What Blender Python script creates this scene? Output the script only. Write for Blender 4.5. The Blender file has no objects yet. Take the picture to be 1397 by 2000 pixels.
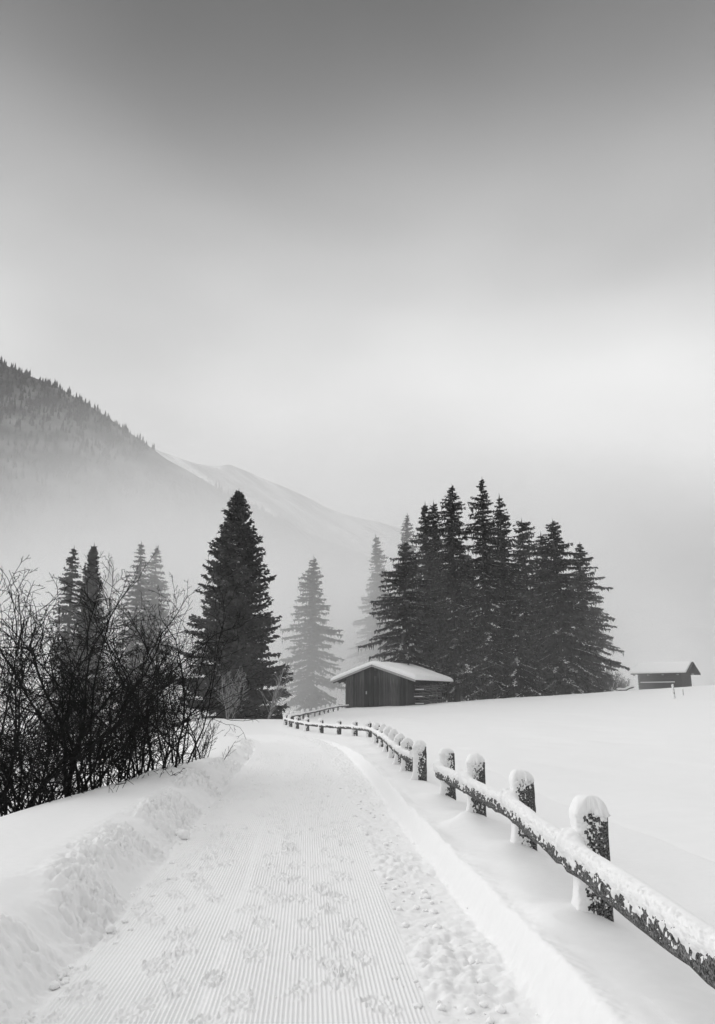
import bpy, math, random
import numpy as np
from mathutils import Vector

rad = math.radians
S = bpy.context.scene
COL = S.collection

# ------------------------------------------------------------------ camera
TILT = rad(13.86)
CAM_H = 1.6
cam_data = bpy.data.cameras.new('camera')
cam = bpy.data.objects.new('camera', cam_data)
COL.objects.link(cam)
cam.location = (0, 0, CAM_H)
cam.rotation_euler = (rad(90) + TILT, 0, 0)
cam_data.sensor_fit = 'VERTICAL'
cam_data.sensor_height = 36.0
cam_data.lens = 36.0 * 1500 / 2000
cam_data.clip_start = 0.05
cam_data.clip_end = 9000
S.camera = cam

# ------------------------------------------------------------------ sky, sun, exposure
SUN_EL, SUN_AZ = 40.0, -50.0            # azimuth measured from +Y towards +X
SKY_STRENGTH = 0.06
SUN_STRENGTH = 0.84
EXPOSURE = 1.86
DECK = [(0.0, 1.0), (0.2, 0.97), (0.34, 0.89), (0.48, 0.70), (0.60, 0.39), (0.74, 0.125), (1.0, 0.05)]   # sine of elevation, brightness of the cloud deck
world = bpy.data.worlds.new('World')
S.world = world
world.use_nodes = True
wn, wl = world.node_tree.nodes, world.node_tree.links
wn.clear()
w_out = wn.new('ShaderNodeOutputWorld')
w_bg = wn.new('ShaderNodeBackground')
w_bg.inputs['Strength'].default_value = SKY_STRENGTH
w_sky = wn.new('ShaderNodeTexSky')
w_sky.sky_type = 'NISHITA'
w_sky.sun_disc = False
w_sky.sun_elevation = rad(SUN_EL)
w_sky.sun_rotation = rad(SUN_AZ)
w_sky.altitude = 900
w_sky.air_density = 1.2
w_sky.dust_density = 4.0
w_bw = wn.new('ShaderNodeRGBToBW')
# thick cloud: the glow round the sun is rolled off softly, the deck darkens evenly from the horizon to overhead
w_roll = wn.new('ShaderNodeMath'); w_roll.operation = 'MULTIPLY_ADD'; w_roll.inputs[1].default_value = 1 / 4.0; w_roll.inputs[2].default_value = 1.0
w_pow = wn.new('ShaderNodeMath'); w_pow.operation = 'DIVIDE'
w_glow = wn.new('ShaderNodeMapRange'); w_glow.inputs['From Min'].default_value = 0.8; w_glow.inputs['From Max'].default_value = 3.3
w_glow.inputs['To Min'].default_value = 0.97; w_glow.inputs['To Max'].default_value = 1.03
w_scl = wn.new('ShaderNodeMath'); w_scl.operation = 'MULTIPLY'
w_tc = wn.new('ShaderNodeTexCoord')
w_map = wn.new('ShaderNodeMapping'); w_map.inputs['Scale'].default_value = (1.0, 1.0, 2.2); w_map.inputs['Location'].default_value = (15.07, 7.81, 5.83)
w_noise = wn.new('ShaderNodeTexNoise')
w_noise.inputs['Scale'].default_value = 2.2
w_noise.inputs['Detail'].default_value = 2.0
w_noise.inputs['Roughness'].default_value = 0.4
w_ramp = wn.new('ShaderNodeMapRange')
w_ramp.inputs['From Min'].default_value = 0.3
w_ramp.inputs['From Max'].default_value = 0.7
w_ramp.inputs['To Min'].default_value = 0.80
w_ramp.inputs['To Max'].default_value = 1.20
w_mul = wn.new('ShaderNodeMath'); w_mul.operation = 'MULTIPLY'
wl.new(w_sky.outputs['Color'], w_bw.inputs['Color'])
wl.new(w_bw.outputs['Val'], w_roll.inputs[0])
wl.new(w_bw.outputs['Val'], w_pow.inputs[0])
wl.new(w_roll.outputs['Value'], w_pow.inputs[1])
wl.new(w_tc.outputs['Generated'], w_map.inputs['Vector'])
wl.new(w_map.outputs['Vector'], w_noise.inputs['Vector'])
wl.new(w_noise.outputs['Fac'], w_ramp.inputs['Value'])
w_sep = wn.new('ShaderNodeSeparateXYZ'); wl.new(w_tc.outputs['Generated'], w_sep.inputs['Vector'])
w_deck = wn.new('ShaderNodeFloatCurve')
cv = w_deck.mapping.curves[0]
for i, (px, py) in enumerate(DECK):
    if i < 2: cv.points[i].location = (px, py)
    else: cv.points.new(px, py)
w_deck.mapping.update()
w_dk = wn.new('ShaderNodeMath'); w_dk.operation = 'MULTIPLY'; w_dk.inputs[1].default_value = 4.3
wl.new(w_sep.outputs['Z'], w_deck.inputs['Value']); wl.new(w_deck.outputs['Value'], w_dk.inputs[0])
wl.new(w_pow.outputs['Value'], w_glow.inputs['Value'])
wl.new(w_glow.outputs['Result'], w_scl.inputs[0]); wl.new(w_dk.outputs['Value'], w_scl.inputs[1])
wl.new(w_scl.outputs['Value'], w_mul.inputs[0])
wl.new(w_ramp.outputs['Result'], w_mul.inputs[1])
wl.new(w_mul.outputs['Value'], w_bg.inputs['Color'])
wl.new(w_bg.outputs['Background'], w_out.inputs['Surface'])

sun_data = bpy.data.lights.new('sun', 'SUN')
sun_data.energy = SUN_STRENGTH
sun_data.angle = rad(120)
sun_data.color = (1.0, 1.0, 1.0)
sun = bpy.data.objects.new('sun', sun_data)
COL.objects.link(sun)
sd = Vector((math.sin(rad(SUN_AZ)) * math.cos(rad(SUN_EL)), math.cos(rad(SUN_AZ)) * math.cos(rad(SUN_EL)), math.sin(rad(SUN_EL))))
sun.rotation_euler = (-sd).to_track_quat('-Z', 'Y').to_euler()
sun.location = (0, 60, 60)

S.view_settings.view_transform = 'Standard'
S.view_settings.look = 'None'
S.view_settings.gamma = 1.0
S.view_settings.use_curve_mapping = False
S.view_settings.exposure = EXPOSURE
S.render.engine = 'CYCLES'
S.cycles.use_denoising = True
S.cycles.max_bounces = 8
S.cycles.diffuse_bounces = 3
S.cycles.volume_bounces = 4
S.cycles.transparent_max_bounces = 8

# ------------------------------------------------------------------ helpers
SIN_T, COS_T = math.sin(TILT), math.cos(TILT)

def at(u, v, y):
    """Point at ground distance y that the photograph shows at pixel (u, v)."""
    e = math.tan(math.atan((1000 - v) / 1500.0) + TILT)
    z = CAM_H + y * e
    d = y * COS_T + (z - CAM_H) * SIN_T
    return ((u - 698.5) / 1500.0 * d, y, z)

def hash2(ix, iy, seed):
    h = (ix.astype(np.int64) * 374761393 + iy.astype(np.int64) * 668265263 + seed * 1442695041) & 0xFFFFFFFF
    h = ((h ^ (h >> 13)) * 1274126177) & 0xFFFFFFFF
    h = h ^ (h >> 16)
    return (h & 0xFFFFFF) / float(0xFFFFFF)

def vnoise(x, y, seed=0):
    x = np.asarray(x, float); y = np.asarray(y, float)
    ix, iy = np.floor(x), np.floor(y)
    fx, fy = x - ix, y - iy
    fx = fx * fx * fx * (fx * (fx * 6 - 15) + 10); fy = fy * fy * fy * (fy * (fy * 6 - 15) + 10)
    a = hash2(ix, iy, seed); b = hash2(ix + 1, iy, seed)
    c = hash2(ix, iy + 1, seed); d = hash2(ix + 1, iy + 1, seed)
    return (a + (b - a) * fx) * (1 - fy) + (c + (d - c) * fx) * fy - 0.5

def fbm(x, y, seed=0, octs=4, gain=0.5):
    r, a = 0.0, 1.0
    for i in range(octs):
        r = r + a * vnoise(np.asarray(x) * 2 ** i + 17.3 * i, np.asarray(y) * 2 ** i - 9.1 * i, seed + i)
        a *= gain
    return r

def blobs(x, y, seed=0):
    """Rounded lumps (0..1) on a jittered lattice."""
    x = np.asarray(x, float); y = np.asarray(y, float)
    ix, iy = np.floor(x), np.floor(y)
    best = np.zeros(np.broadcast(x, y).shape)
    for dx in (-1, 0, 1):
        for dy in (-1, 0, 1):
            cx_, cy_ = ix + dx, iy + dy
            px = cx_ + hash2(cx_, cy_, seed); py = cy_ + hash2(cx_, cy_, seed + 1)
            r = 0.35 + 0.55 * hash2(cx_, cy_, seed + 2)
            q = 1 - ((x - px) ** 2 + (y - py) ** 2) / (r * r)
            best = np.maximum(best, np.sqrt(np.clip(q, 0, 1)) * r)
    return best

def sstep(x, a=0.0, b=1.0):
    t = np.clip((np.asarray(x, float) - a) / (b - a), 0, 1)
    return t * t * (3 - 2 * t)

def interp_smooth(pts):
    xs = np.array([p[0] for p in pts], float); ys = np.array([p[1] for p in pts], float)
    m = np.gradient(ys, xs)
    def f(x):
        x = np.asarray(x, float)
        xc = np.clip(x, xs[0], xs[-1])
        i = np.clip(np.searchsorted(xs, xc, side='right') - 1, 0, len(xs) - 2)
        h = xs[i + 1] - xs[i]; t = (xc - xs[i]) / h
        r = (ys[i] * (1 + 2 * t) * (1 - t) ** 2 + h * m[i] * t * (1 - t) ** 2 + ys[i + 1] * t * t * (3 - 2 * t) + h * m[i + 1] * t * t * (t - 1))
        return r
    return f

def mesh_np(name, verts, faces, mat=None, smooth=True, mat_idx=None):
    verts = np.asarray(verts, np.float32).reshape(-1, 3)
    faces = np.asarray(faces, np.int32)
    k = faces.shape[1]
    me = bpy.data.meshes.new(name)
    me.vertices.add(len(verts)); me.vertices.foreach_set('co', verts.ravel())
    me.loops.add(faces.size); me.loops.foreach_set('vertex_index', faces.ravel())
    me.polygons.add(len(faces))
    me.polygons.foreach_set('loop_start', np.arange(0, faces.size, k, dtype=np.int32))
    me.polygons.foreach_set('loop_total', np.full(len(faces), k, np.int32))
    me.polygons.foreach_set('use_smooth', np.full(len(faces), smooth, bool))
    me.update(calc_edges=True)
    if mat is not None:
        me.materials.append(mat)
    return me

def link(name, me, parent=None, loc=None):
    o = bpy.data.objects.new(name, me)
    COL.objects.link(o)
    if parent is not None:
        o.parent = parent
    if loc is not None:
        o.location = loc
    return o

def thing(name, label, cat, loc=(0, 0, 0), rotz=0.0, group=None):
    o = bpy.data.objects.new(name, None)
    COL.objects.link(o)
    o.empty_display_size = 0.2
    o.location = loc; o.rotation_euler = (0, 0, rotz)
    tag(o, label, cat, group)
    return o

def tag(o, label=None, cat=None, group=None, kind=None):
    if label: o['label'] = label
    if cat: o['category'] = cat
    if group: o['group'] = group
    if kind: o['kind'] = kind
    return o

def grid_faces(nr, nc, wrap=False):
    r = np.arange(nr - 1)[:, None]
    c = np.arange(nc if wrap else nc - 1)[None, :]
    c2 = (c + 1) % nc
    f = np.stack([r * nc + c, r * nc + c2, (r + 1) * nc + c2, (r + 1) * nc + c], -1)
    return f.reshape(-1, 4)

BOX_F = np.array([[0, 3, 2, 1], [4, 5, 6, 7], [0, 1, 5, 4], [1, 2, 6, 5], [2, 3, 7, 6], [3, 0, 4, 7]])

class MB:
    """collects quads"""
    def __init__(s):
        s.v = []; s.f = []; s.n = 0
    def add(s, v, f):
        v = np.asarray(v, float).reshape(-1, 3)
        s.v.append(v); s.f.append(np.asarray(f, int) + s.n); s.n += len(v)
    def box(s, x0, x1, y0, y1, z0, z1):
        s.add([(x0, y0, z0), (x1, y0, z0), (x1, y1, z0), (x0, y1, z0), (x0, y0, z1), (x1, y0, z1), (x1, y1, z1), (x0, y1, z1)], BOX_F)
    def hexa(s, p):
        s.add(p, BOX_F)
    def beam(s, a, b, w, h, up=(0, 0, 1)):
        a = np.array(a, float); b = np.array(b, float)
        d = (b - a) / np.linalg.norm(b - a)
        up = np.array(up, float)
        sx = np.cross(d, up); sx /= np.linalg.norm(sx)
        uz = np.cross(sx, d)
        p = []
        for q in (a, b):
            for i, j in ((-1, -1), (1, -1), (1, 1), (-1, 1)):
                p.append(q + sx * w / 2 * i + uz * h / 2 * j)
        s.add(p, BOX_F)
    def build(s, name, mat, parent=None, smooth=False, bevel=0.0):
        me = mesh_np(name, np.concatenate(s.v), np.concatenate(s.f), mat, smooth)
        o = link(name, me, parent)
        if bevel:
            b = o.modifiers.new('bevel', 'BEVEL'); b.width = bevel; b.segments = 2; b.limit_method = 'ANGLE'
        return o

# ------------------------------------------------------------------ materials (all grey: the place is seen in black and white)
def new_mat(name):
    m = bpy.data.materials.new(name); m.use_nodes = True
    nt = m.node_tree
    return m, nt, nt.nodes['Principled BSDF']

def grey(v):
    return (v, v, v, 1)

def mat_snow(name, val=0.86, bump_scale=60, bump=0.15, dist=0.01, sss=0.0):
    m, nt, b = new_mat(name)
    if sss:
        b.inputs['Subsurface Weight'].default_value = 0.7
        b.inputs['Subsurface Radius'].default_value = (1, 1, 1)
        b.inputs['Subsurface Scale'].default_value = sss
    b.inputs['Roughness'].default_value = 0.75
    b.inputs['Specular IOR Level'].default_value = 0.15
    tc = nt.nodes.new('ShaderNodeTexCoord')
    n = nt.nodes.new('ShaderNodeTexNoise'); n.inputs['Scale'].default_value = bump_scale; n.inputs['Detail'].default_value = 4
    n2 = nt.nodes.new('ShaderNodeTexNoise'); n2.inputs['Scale'].default_value = bump_scale * 0.08; n2.inputs['Detail'].default_value = 3
    mr = nt.nodes.new('ShaderNodeMapRange'); mr.inputs['To Min'].default_value = val - 0.035; mr.inputs['To Max'].default_value = val + 0.02
    bp = nt.nodes.new('ShaderNodeBump'); bp.inputs['Strength'].default_value = bump; bp.inputs['Distance'].default_value = dist
    nt.links.new(tc.outputs['Object'], n.inputs['Vector']); nt.links.new(tc.outputs['Object'], n2.inputs['Vector'])
    nt.links.new(n2.outputs['Fac'], mr.inputs['Value'])
    nt.links.new(mr.outputs['Result'], b.inputs['Base Color'])
    nt.links.new(n.outputs['Fac'], bp.inputs['Height'])
    nt.links.new(bp.outputs['Normal'], b.inputs['Normal'])
    return m

def mat_wood(name, lo, hi, scale=(14, 14, 1.2), rough=0.9, bump=0.4):
    m, nt, b = new_mat(name)
    b.inputs['Roughness'].default_value = rough
    b.inputs['Specular IOR Level'].default_value = 0.15
    tc = nt.nodes.new('ShaderNodeTexCoord')
    mp = nt.nodes.new('ShaderNodeMapping'); mp.inputs['Scale'].default_value = scale
    n = nt.nodes.new('ShaderNodeTexNoise'); n.inputs['Scale'].default_value = 1.5; n.inputs['Detail'].default_value = 6; n.inputs['Roughness'].default_value = 0.65
    mr = nt.nodes.new('ShaderNodeMapRange'); mr.inputs['From Min'].default_value = 0.3; mr.inputs['From Max'].default_value = 0.72
    mr.inputs['To Min'].default_value = lo; mr.inputs['To Max'].default_value = hi
    bp = nt.nodes.new('ShaderNodeBump'); bp.inputs['Strength'].default_value = bump; bp.inputs['Distance'].default_value = 0.01
    nt.links.new(tc.outputs['Object'], mp.inputs['Vector']); nt.links.new(mp.outputs['Vector'], n.inputs['Vector'])
    nt.links.new(n.outputs['Fac'], mr.inputs['Value']); nt.links.new(mr.outputs['Result'], b.inputs['Base Color'])
    nt.links.new(n.outputs['Fac'], bp.inputs['Height']); nt.links.new(bp.outputs['Normal'], b.inputs['Normal'])
    return m

def mat_plain(name, lo, hi, scale=3.0, rough=0.9, two_sided_leaf=False):
    m, nt, b = new_mat(name)
    b.inputs['Roughness'].default_value = rough
    b.inputs['Specular IOR Level'].default_value = 0.1
    tc = nt.nodes.new('ShaderNodeTexCoord')
    n = nt.nodes.new('ShaderNodeTexNoise'); n.inputs['Scale'].default_value = scale; n.inputs['Detail'].default_value = 4
    mr = nt.nodes.new('ShaderNodeMapRange'); mr.inputs['From Min'].default_value = 0.3; mr.inputs['From Max'].default_value = 0.7
    mr.inputs['To Min'].default_value = lo; mr.inputs['To Max'].default_value = hi
    nt.links.new(tc.outputs['Object'], n.inputs['Vector']); nt.links.new(n.outputs['Fac'], mr.inputs['Value'])
    nt.links.new(mr.outputs['Result'], b.inputs['Base Color'])
    return m

def mat_weathered_boards(name):
    """Old vertical boards: sun-bleached and grey at the top under the gable, stained dark below with ragged streaks."""
    m, nt, b = new_mat(name)
    b.inputs['Roughness'].default_value = 0.9; b.inputs['Specular IOR Level'].default_value = 0.15
    tc = nt.nodes.new('ShaderNodeTexCoord'); oi = nt.nodes.new('ShaderNodeObjectInfo')
    mp = nt.nodes.new('ShaderNodeMapping'); mp.inputs['Scale'].default_value = (16, 16, 0.8)
    n = nt.nodes.new('ShaderNodeTexNoise'); n.inputs['Scale'].default_value = 1.3; n.inputs['Detail'].default_value = 6
    sep = nt.nodes.new('ShaderNodeSeparateXYZ')
    add = nt.nodes.new('ShaderNodeMath'); add.operation = 'MULTIPLY_ADD'; add.inputs[1].default_value = 1.8
    stain = nt.nodes.new('ShaderNodeMapRange'); stain.inputs['From Min'].default_value = 3.0; stain.inputs['From Max'].default_value = 4.1
    base = nt.nodes.new('ShaderNodeMapRange'); base.inputs['From Min'].default_value = 0.3; base.inputs['From Max'].default_value = 0.7
    base.inputs['To Min'].default_value = 0.014; base.inputs['To Max'].default_value = 0.06
    lift = nt.nodes.new('ShaderNodeMath'); lift.operation = 'MULTIPLY_ADD'; lift.inputs[1].default_value = 0.05
    rnd = nt.nodes.new('ShaderNodeMapRange'); rnd.inputs['To Min'].default_value = 0.45; rnd.inputs['To Max'].default_value = 1.9
    mul = nt.nodes.new('ShaderNodeMath'); mul.operation = 'MULTIPLY'
    bp = nt.nodes.new('ShaderNodeBump'); bp.inputs['Strength'].default_value = 0.4; bp.inputs['Distance'].default_value = 0.01
    L = nt.links.new
    L(tc.outputs['Object'], mp.inputs['Vector']); L(mp.outputs['Vector'], n.inputs['Vector'])
    L(tc.outputs['Object'], sep.inputs['Vector'])
    L(n.outputs['Fac'], add.inputs[0]); L(sep.outputs['Z'], add.inputs[2]); L(add.outputs['Value'], stain.inputs['Value'])
    L(n.outputs['Fac'], base.inputs['Value'])
    L(stain.outputs['Result'], lift.inputs[0]); L(base.outputs['Result'], lift.inputs[2])
    L(oi.outputs['Random'], rnd.inputs['Value'])
    L(lift.outputs['Value'], mul.inputs[0]); L(rnd.outputs['Result'], mul.inputs[1])
    L(mul.outputs['Value'], b.inputs['Base Color'])
    L(n.outputs['Fac'], bp.inputs['Height']); L(bp.outputs['Normal'], b.inputs['Normal'])
    return m

def mat_volume(name, density, g=0.35, col=0.97):
    m = bpy.data.materials.new(name); m.use_nodes = True
    nt = m.node_tree; nt.nodes.clear()
    o = nt.nodes.new('ShaderNodeOutputMaterial'); p = nt.nodes.new('ShaderNodeVolumePrincipled')
    p.inputs['Color'].default_value = grey(col)
    p.inputs['Density'].default_value = density
    p.inputs['Anisotropy'].default_value = g
    nt.links.new(p.outputs['Volume'], o.inputs['Volume'])
    return m

M_SNOW = mat_snow('snow_fresh', 0.87, 45, 0.10, 0.008)
M_TRAIL = mat_snow('snow_groomed', 0.86, 160, 0.25, 0.004)
M_PLASTER = mat_snow('snow_plastered', 0.87, 90, 0.35, 0.006)
M_CLOD = mat_snow('snow_loose', 0.88, 90, 0.2, 0.004, 0.03)
M_POST = mat_wood('dark_wet_timber', 0.006, 0.035)
def frost_over(m, scale, lo, hi, val):
    nt = m.node_tree; L = nt.links.new; b = nt.nodes['Principled BSDF']
    src = b.inputs['Base Color'].links[0].from_socket
    tc = nt.nodes.new('ShaderNodeTexCoord'); n = nt.nodes.new('ShaderNodeTexNoise'); n.inputs['Scale'].default_value = scale; n.inputs['Detail'].default_value = 5; n.inputs['Roughness'].default_value = 0.7
    mr = nt.nodes.new('ShaderNodeMapRange'); mr.inputs['From Min'].default_value = lo; mr.inputs['From Max'].default_value = hi
    mx = nt.nodes.new('ShaderNodeMix'); mx.data_type = 'FLOAT'
    L(tc.outputs['Object'], n.inputs['Vector']); L(n.outputs['Fac'], mr.inputs['Value']); L(mr.outputs['Result'], mx.inputs[0]); L(src, mx.inputs[2]); mx.inputs[3].default_value = val
    L(mx.outputs[0], b.inputs['Base Color'])
frost_over(M_POST, 80, 0.44, 0.78, 0.42)
M_BOARD = mat_weathered_boards('weathered_boards')
M_DARKWOOD = mat_wood('dark_barn_timber', 0.02, 0.06)
M_TRIM = mat_wood('frosted_barge_board', 0.22, 0.45)
M_CRATE = mat_wood('grey_crate_slats', 0.05, 0.15, (5, 5, 5))
M_NEEDLE = mat_plain('spruce_needles', 0.008, 0.11, 1.0)
M_BARK = mat_plain('spruce_bark', 0.03, 0.07, 6)
M_TWIG = mat_plain('bare_twig_bark', 0.006, 0.02, 5)
M_FROST = mat_plain('frosted_twig_bark', 0.18, 0.4, 4)
M_SHRUB = mat_plain('brown_shrub_bark', 0.02, 0.05, 4)

# ------------------------------------------------------------------ ground shape
cx = interp_smooth([(-30, -0.1), (0, -0.4), (4.6, -0.66), (10, -1.0), (20, -1.6), (28, -2.3), (34, -3.2), (40, -5.0), (46, -7.0), (52, -7.3), (60, -6.5), (72, -4.5), (95, -4)])
xf = interp_smooth([(-30, 2.0), (2.7, 1.55), (5.45, 1.56), (8.0, 1.62), (10.1, 1.50), (12.3, 1.36), (14.5, 1.14), (18, 1.0), (22.3, 0.88), (28, 0.68), (33, 0.5), (35, -0.1), (36.5, -0.86), (38.5, -1.75), (40.5, -2.6), (44.5, -3.75), (47, -4.2), (50, -4.25), (53, -3.75), (59, -2.9), (66, -2.1), (72, -0.9), (95, 0)])
half_l = lambda y: 1.06 + 0.25 * sstep(y, 5, 20)
FOOT_R = 1.62
tz = interp_smooth([(-30, 0), (0, 0), (36, 0), (42, 0.03), (47, 0.2), (52, 0.46), (56, 0.35), (64, -0.4), (80, -1.0), (100, -1.2)])
shelf = interp_smooth([(-10, 2.4), (4, 2.3), (10, 2.15), (15, 1.35), (20, 1.4), (24, 1.6), (34, 2.4), (44, 2.2), (52, 1.6), (70, 1.5)])
bank_h = interp_smooth([(-10, 0.40), (6, 0.38), (15, 0.32), (24, 0.24), (34, 0.10), (48, 0.04), (80, 0.0)])

def ground(x, y):
    x = np.asarray(x, float); y = np.asarray(y, float)
    c = cx(y)
    z = tz(y) + 0 * x
    # right: low ploughed bank, berm to the fence, then the open field
    dr = x - (c + FOOT_R)
    fence = x - xf(y)
    q = np.clip((y - 15) / 57.0, 0, 1.0)
    field = 0.02 + 0.96 * q ** 2.4 + 0.06 * np.clip(x + 1, 0, 60) * q ** 1.3
    field = field - 0.022 * np.clip(y - 76, 0, 60)
    field = field + 0.25 * np.exp(-((x - 42) / 16) ** 2 - ((y - 97) / 15) ** 2)
    near = 1 - sstep(y, 19, 42)
    hollow = -0.05 * np.exp(-((fence - 0.75) / 0.5) ** 2) * near + 0.05 * np.exp(-((fence - 3.0) / 1.3) ** 2) * near
    berm = (0.21 + 0.04 * fbm(x * 0.9, y * 0.7, 31, 2)) * (1 - 0.65 * sstep(fence, 0.0, 0.65)) * near
    rside = field + berm + hollow
    kr = sstep(dr, 0.0, 0.16) * near + sstep(dr, 0.0, 1.2) * (1 - near)
    z = z * (1 - kr) + np.maximum(rside, -1.3) * kr
    # left: steep cut bank, snow shelf, then the drop to the stream
    dl = (c - half_l(y)) - x
    bh = bank_h(y)
    kl = sstep(dl, -0.03, 0.50)
    roll = np.clip(dl - 0.42, 0, None)
    w = shelf(y)
    over = np.clip(dl - w * 0.55, 0, None)
    drop = -np.minimum(0.16 * over ** 2, 0.55 * over + 0.0) * (1 - 0.25 * sstep(y, 30, 60))
    drop = np.maximum(drop, -2.4)
    lz = z + bh * kl + 0.05 * (1 - np.exp(-roll / 0.5)) * kl + drop
    z = np.where(dl > -0.05, lz, z)
    # soft undulation
    und = (0.07 * fbm(x * 0.35, y * 0.22, 5, 3) + 0.05 * fbm(x * 0.9 + y * 0.4, y * 0.25, 6, 2)) * sstep(np.abs(x - c), 1.3, 3.0)
    far = sstep(np.hypot(x, y), 110, 320)
    z = z + und
    z = z * (1 - far) + far * (-3.0 + 2.0 * fbm(x * 0.01, y * 0.01, 8, 2))
    return z

def gz(x, y):
    return float(ground(np.array([x]), np.array([y]))[0])

# ------------------------------------------------------------------ trail sheet (fine: corduroy, footprints, cut banks)
PY0, PY1, PT0, PT1 = 2.2, 40.0, -3.1, 4.6
rs = np.random.RandomState(11)
rows = [PY0]
while rows[-1] < PY1:
    rows.append(rows[-1] + (max(0.012, 0.0033 * rows[-1]) if rows[-1] < 11 else 0.0048 * rows[-1]))
ry = np.array(rows)
ct = np.concatenate([np.arange(PT0, -1.9, 0.05), np.arange(-1.9, -1.06, 0.011), np.arange(-1.06, 1.06, 0.006), np.arange(1.06, 2.0, 0.012), np.arange(2.0, PT1, 0.07)])
T, Y = np.meshgrid(ct, ry)
X = cx(Y) + T
Z = ground(X, Y)
# corduroy ridges
hl = half_l(Y)
in_cord = sstep(T, -hl - 0.02, -hl + 0.10) * (1 - sstep(T + 0.06 * fbm(Y * 1.5, T, 3, 2), 0.98, 1.10))
pass_seam = np.exp(-((T + 0.18 + 0.02 * np.sin(Y * 0.7)) / 0.03) ** 2)
amp = (0.0045 + 0.0045 * fbm(T * 1.5, Y * 0.9, 40, 3)).clip(0.0012, 0.008) * in_cord * (1 - 0.8 * pass_seam)
phase = (T + 0.004 * vnoise(Y * 0.8, T * 3, 6)) / 0.026
wave = np.abs((phase % 1.0) - 0.5) * 2.0
wave = sstep(wave, 0.15, 0.85)
groove = wave * amp * 1.7
# footprints: walkers in both directions along a few wandering tracks
prints = []
for base, wob, stride, y0 in ((-0.86, 0.08, 0.36, 3.0), (-0.50, 0.06, 0.34, 3.3), (0.02, 0.08, 0.37, 2.9), (0.38, 0.10, 0.33, 3.1), (0.66, 0.07, 0.40, 3.4)):
    yy, k = y0, 0
    while yy < 26:
        side = 0.09 if k % 2 else -0.09
        if rs.rand() < 0.86:
            prints.append((base + side + wob * math.sin(yy * 0.9 + base * 7) + rs.normal(0, 0.025), yy + rs.normal(0, 0.04), rs.normal(0, 0.2) + (0.2 if side > 0 else -0.2), rs.uniform(0.7, 1.15)))
        yy += stride * rs.uniform(0.85, 1.2); k += 1
rough = fbm(X * 55, Y * 40, 50, 3, 0.7)
ragged = fbm(X * 16, Y * 16, 52, 2)
flat = np.zeros_like(Z); dent = np.zeros_like(Z)
for (t0, y0, a, s) in prints:
    r0 = np.searchsorted(ry, y0 - 0.35); r1 = np.searchsorted(ry, y0 + 0.35)
    c0 = np.searchsorted(ct, t0 - 0.3); c1 = np.searchsorted(ct, t0 + 0.3)
    if r1 <= r0: continue
    dt = T[r0:r1, c0:c1] - t0; dy = Y[r0:r1, c0:c1] - y0
    ca, sa = math.cos(a), math.sin(a)
    p = dt * ca + dy * sa; qv = -dt * sa + dy * ca
    dep = 0.3 + 0.9 * hash2(np.array([int(y0 * 977)]), np.array([int(t0 * 977)]), 4)[0]
    waist = 0.075 - 0.010 * np.exp(-((qv + 0.03) / 0.05) ** 2)
    e = np.sqrt((p / (waist * s)) ** 2 + (qv / (0.145 * s)) ** 2) + 0.7 * ragged[r0:r1, c0:c1] + 0.25 * rough[r0:r1, c0:c1]
    inside = 1 - sstep(e, 0.55, 1.15)
    rim = np.exp(-((e - 1.2) / 0.25) ** 2)
    flat[r0:r1, c0:c1] = np.maximum(flat[r0:r1, c0:c1], np.clip(inside + rim * 0.8, 0, 1))
    dent[r0:r1, c0:c1] += (0.012 - 0.011 * dep) * inside + 0.011 * rim * (0.4 + 1.8 * np.abs(rough[r0:r1, c0:c1])) + 0.020 * rough[r0:r1, c0:c1] * np.clip(inside + rim, 0, 1)
Z = Z + groove * (1 - flat) + dent + 0.006 * pass_seam * in_cord * (0.5 + fbm(X * 30, Y * 18, 44, 2))
# churned strip at the right of the comb marks
strip = sstep(T, 1.0, 1.14) * (1 - sstep(T, FOOT_R - 0.02, FOOT_R + 0.10))
lump = blobs(X * 11, Y * 11, 70) * 0.035 + blobs(X * 24, Y * 24, 75) * 0.018
Z = Z + strip * (lump * sstep(fbm(X * 2.2, Y * 1.6, 77, 2), -0.25, 0.3) - 0.006 + 0.02 * fbm(X * 14, Y * 14, 78, 3))
# right cut bank: fluted face
face_r = sstep(T, FOOT_R - 0.03, FOOT_R + 0.03) * (1 - sstep(T, FOOT_R + 0.14, FOOT_R + 0.3))
Z = Z + face_r * (0.010 * fbm(Y * 9 + T * 14, T * 5 + Y * 2, 80, 4, 0.6) + 0.010 * fbm(X * 34, Y * 34, 84, 3) + 0.05 * fbm(Y * 1.6, T, 83, 2))
# left cut bank: crumbled blocks
face_l = sstep(-T, hl - 0.06, hl + 0.05) * (1 - sstep(-T, hl + 0.42, hl + 0.75))
chunk = blobs(X * 9, Y * 7.5, 90) * 0.055 + blobs(X * 17, Y * 15, 93) * 0.04 + 0.06 * fbm(X * 20, Y * 20, 95, 4, 0.65)
Z = Z + face_l * (chunk * sstep(fbm(X * 1.6, Y * 1.1, 97, 2), -0.45, 0.2) - 0.035 + 0.10 * fbm(X * 2.0, Y * 1.4, 98, 2))
# crumbs thrown onto the left shelf where people stepped
crumb = np.exp(-((Y - 14.6) / 1.0) ** 2) * sstep(-T, hl + 0.3, hl + 0.6) * (1 - sstep(-T, hl + 1.2, hl + 1.5))
Z = Z + crumb * (blobs(X * 6, Y * 6, 101) * 0.10)
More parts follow.
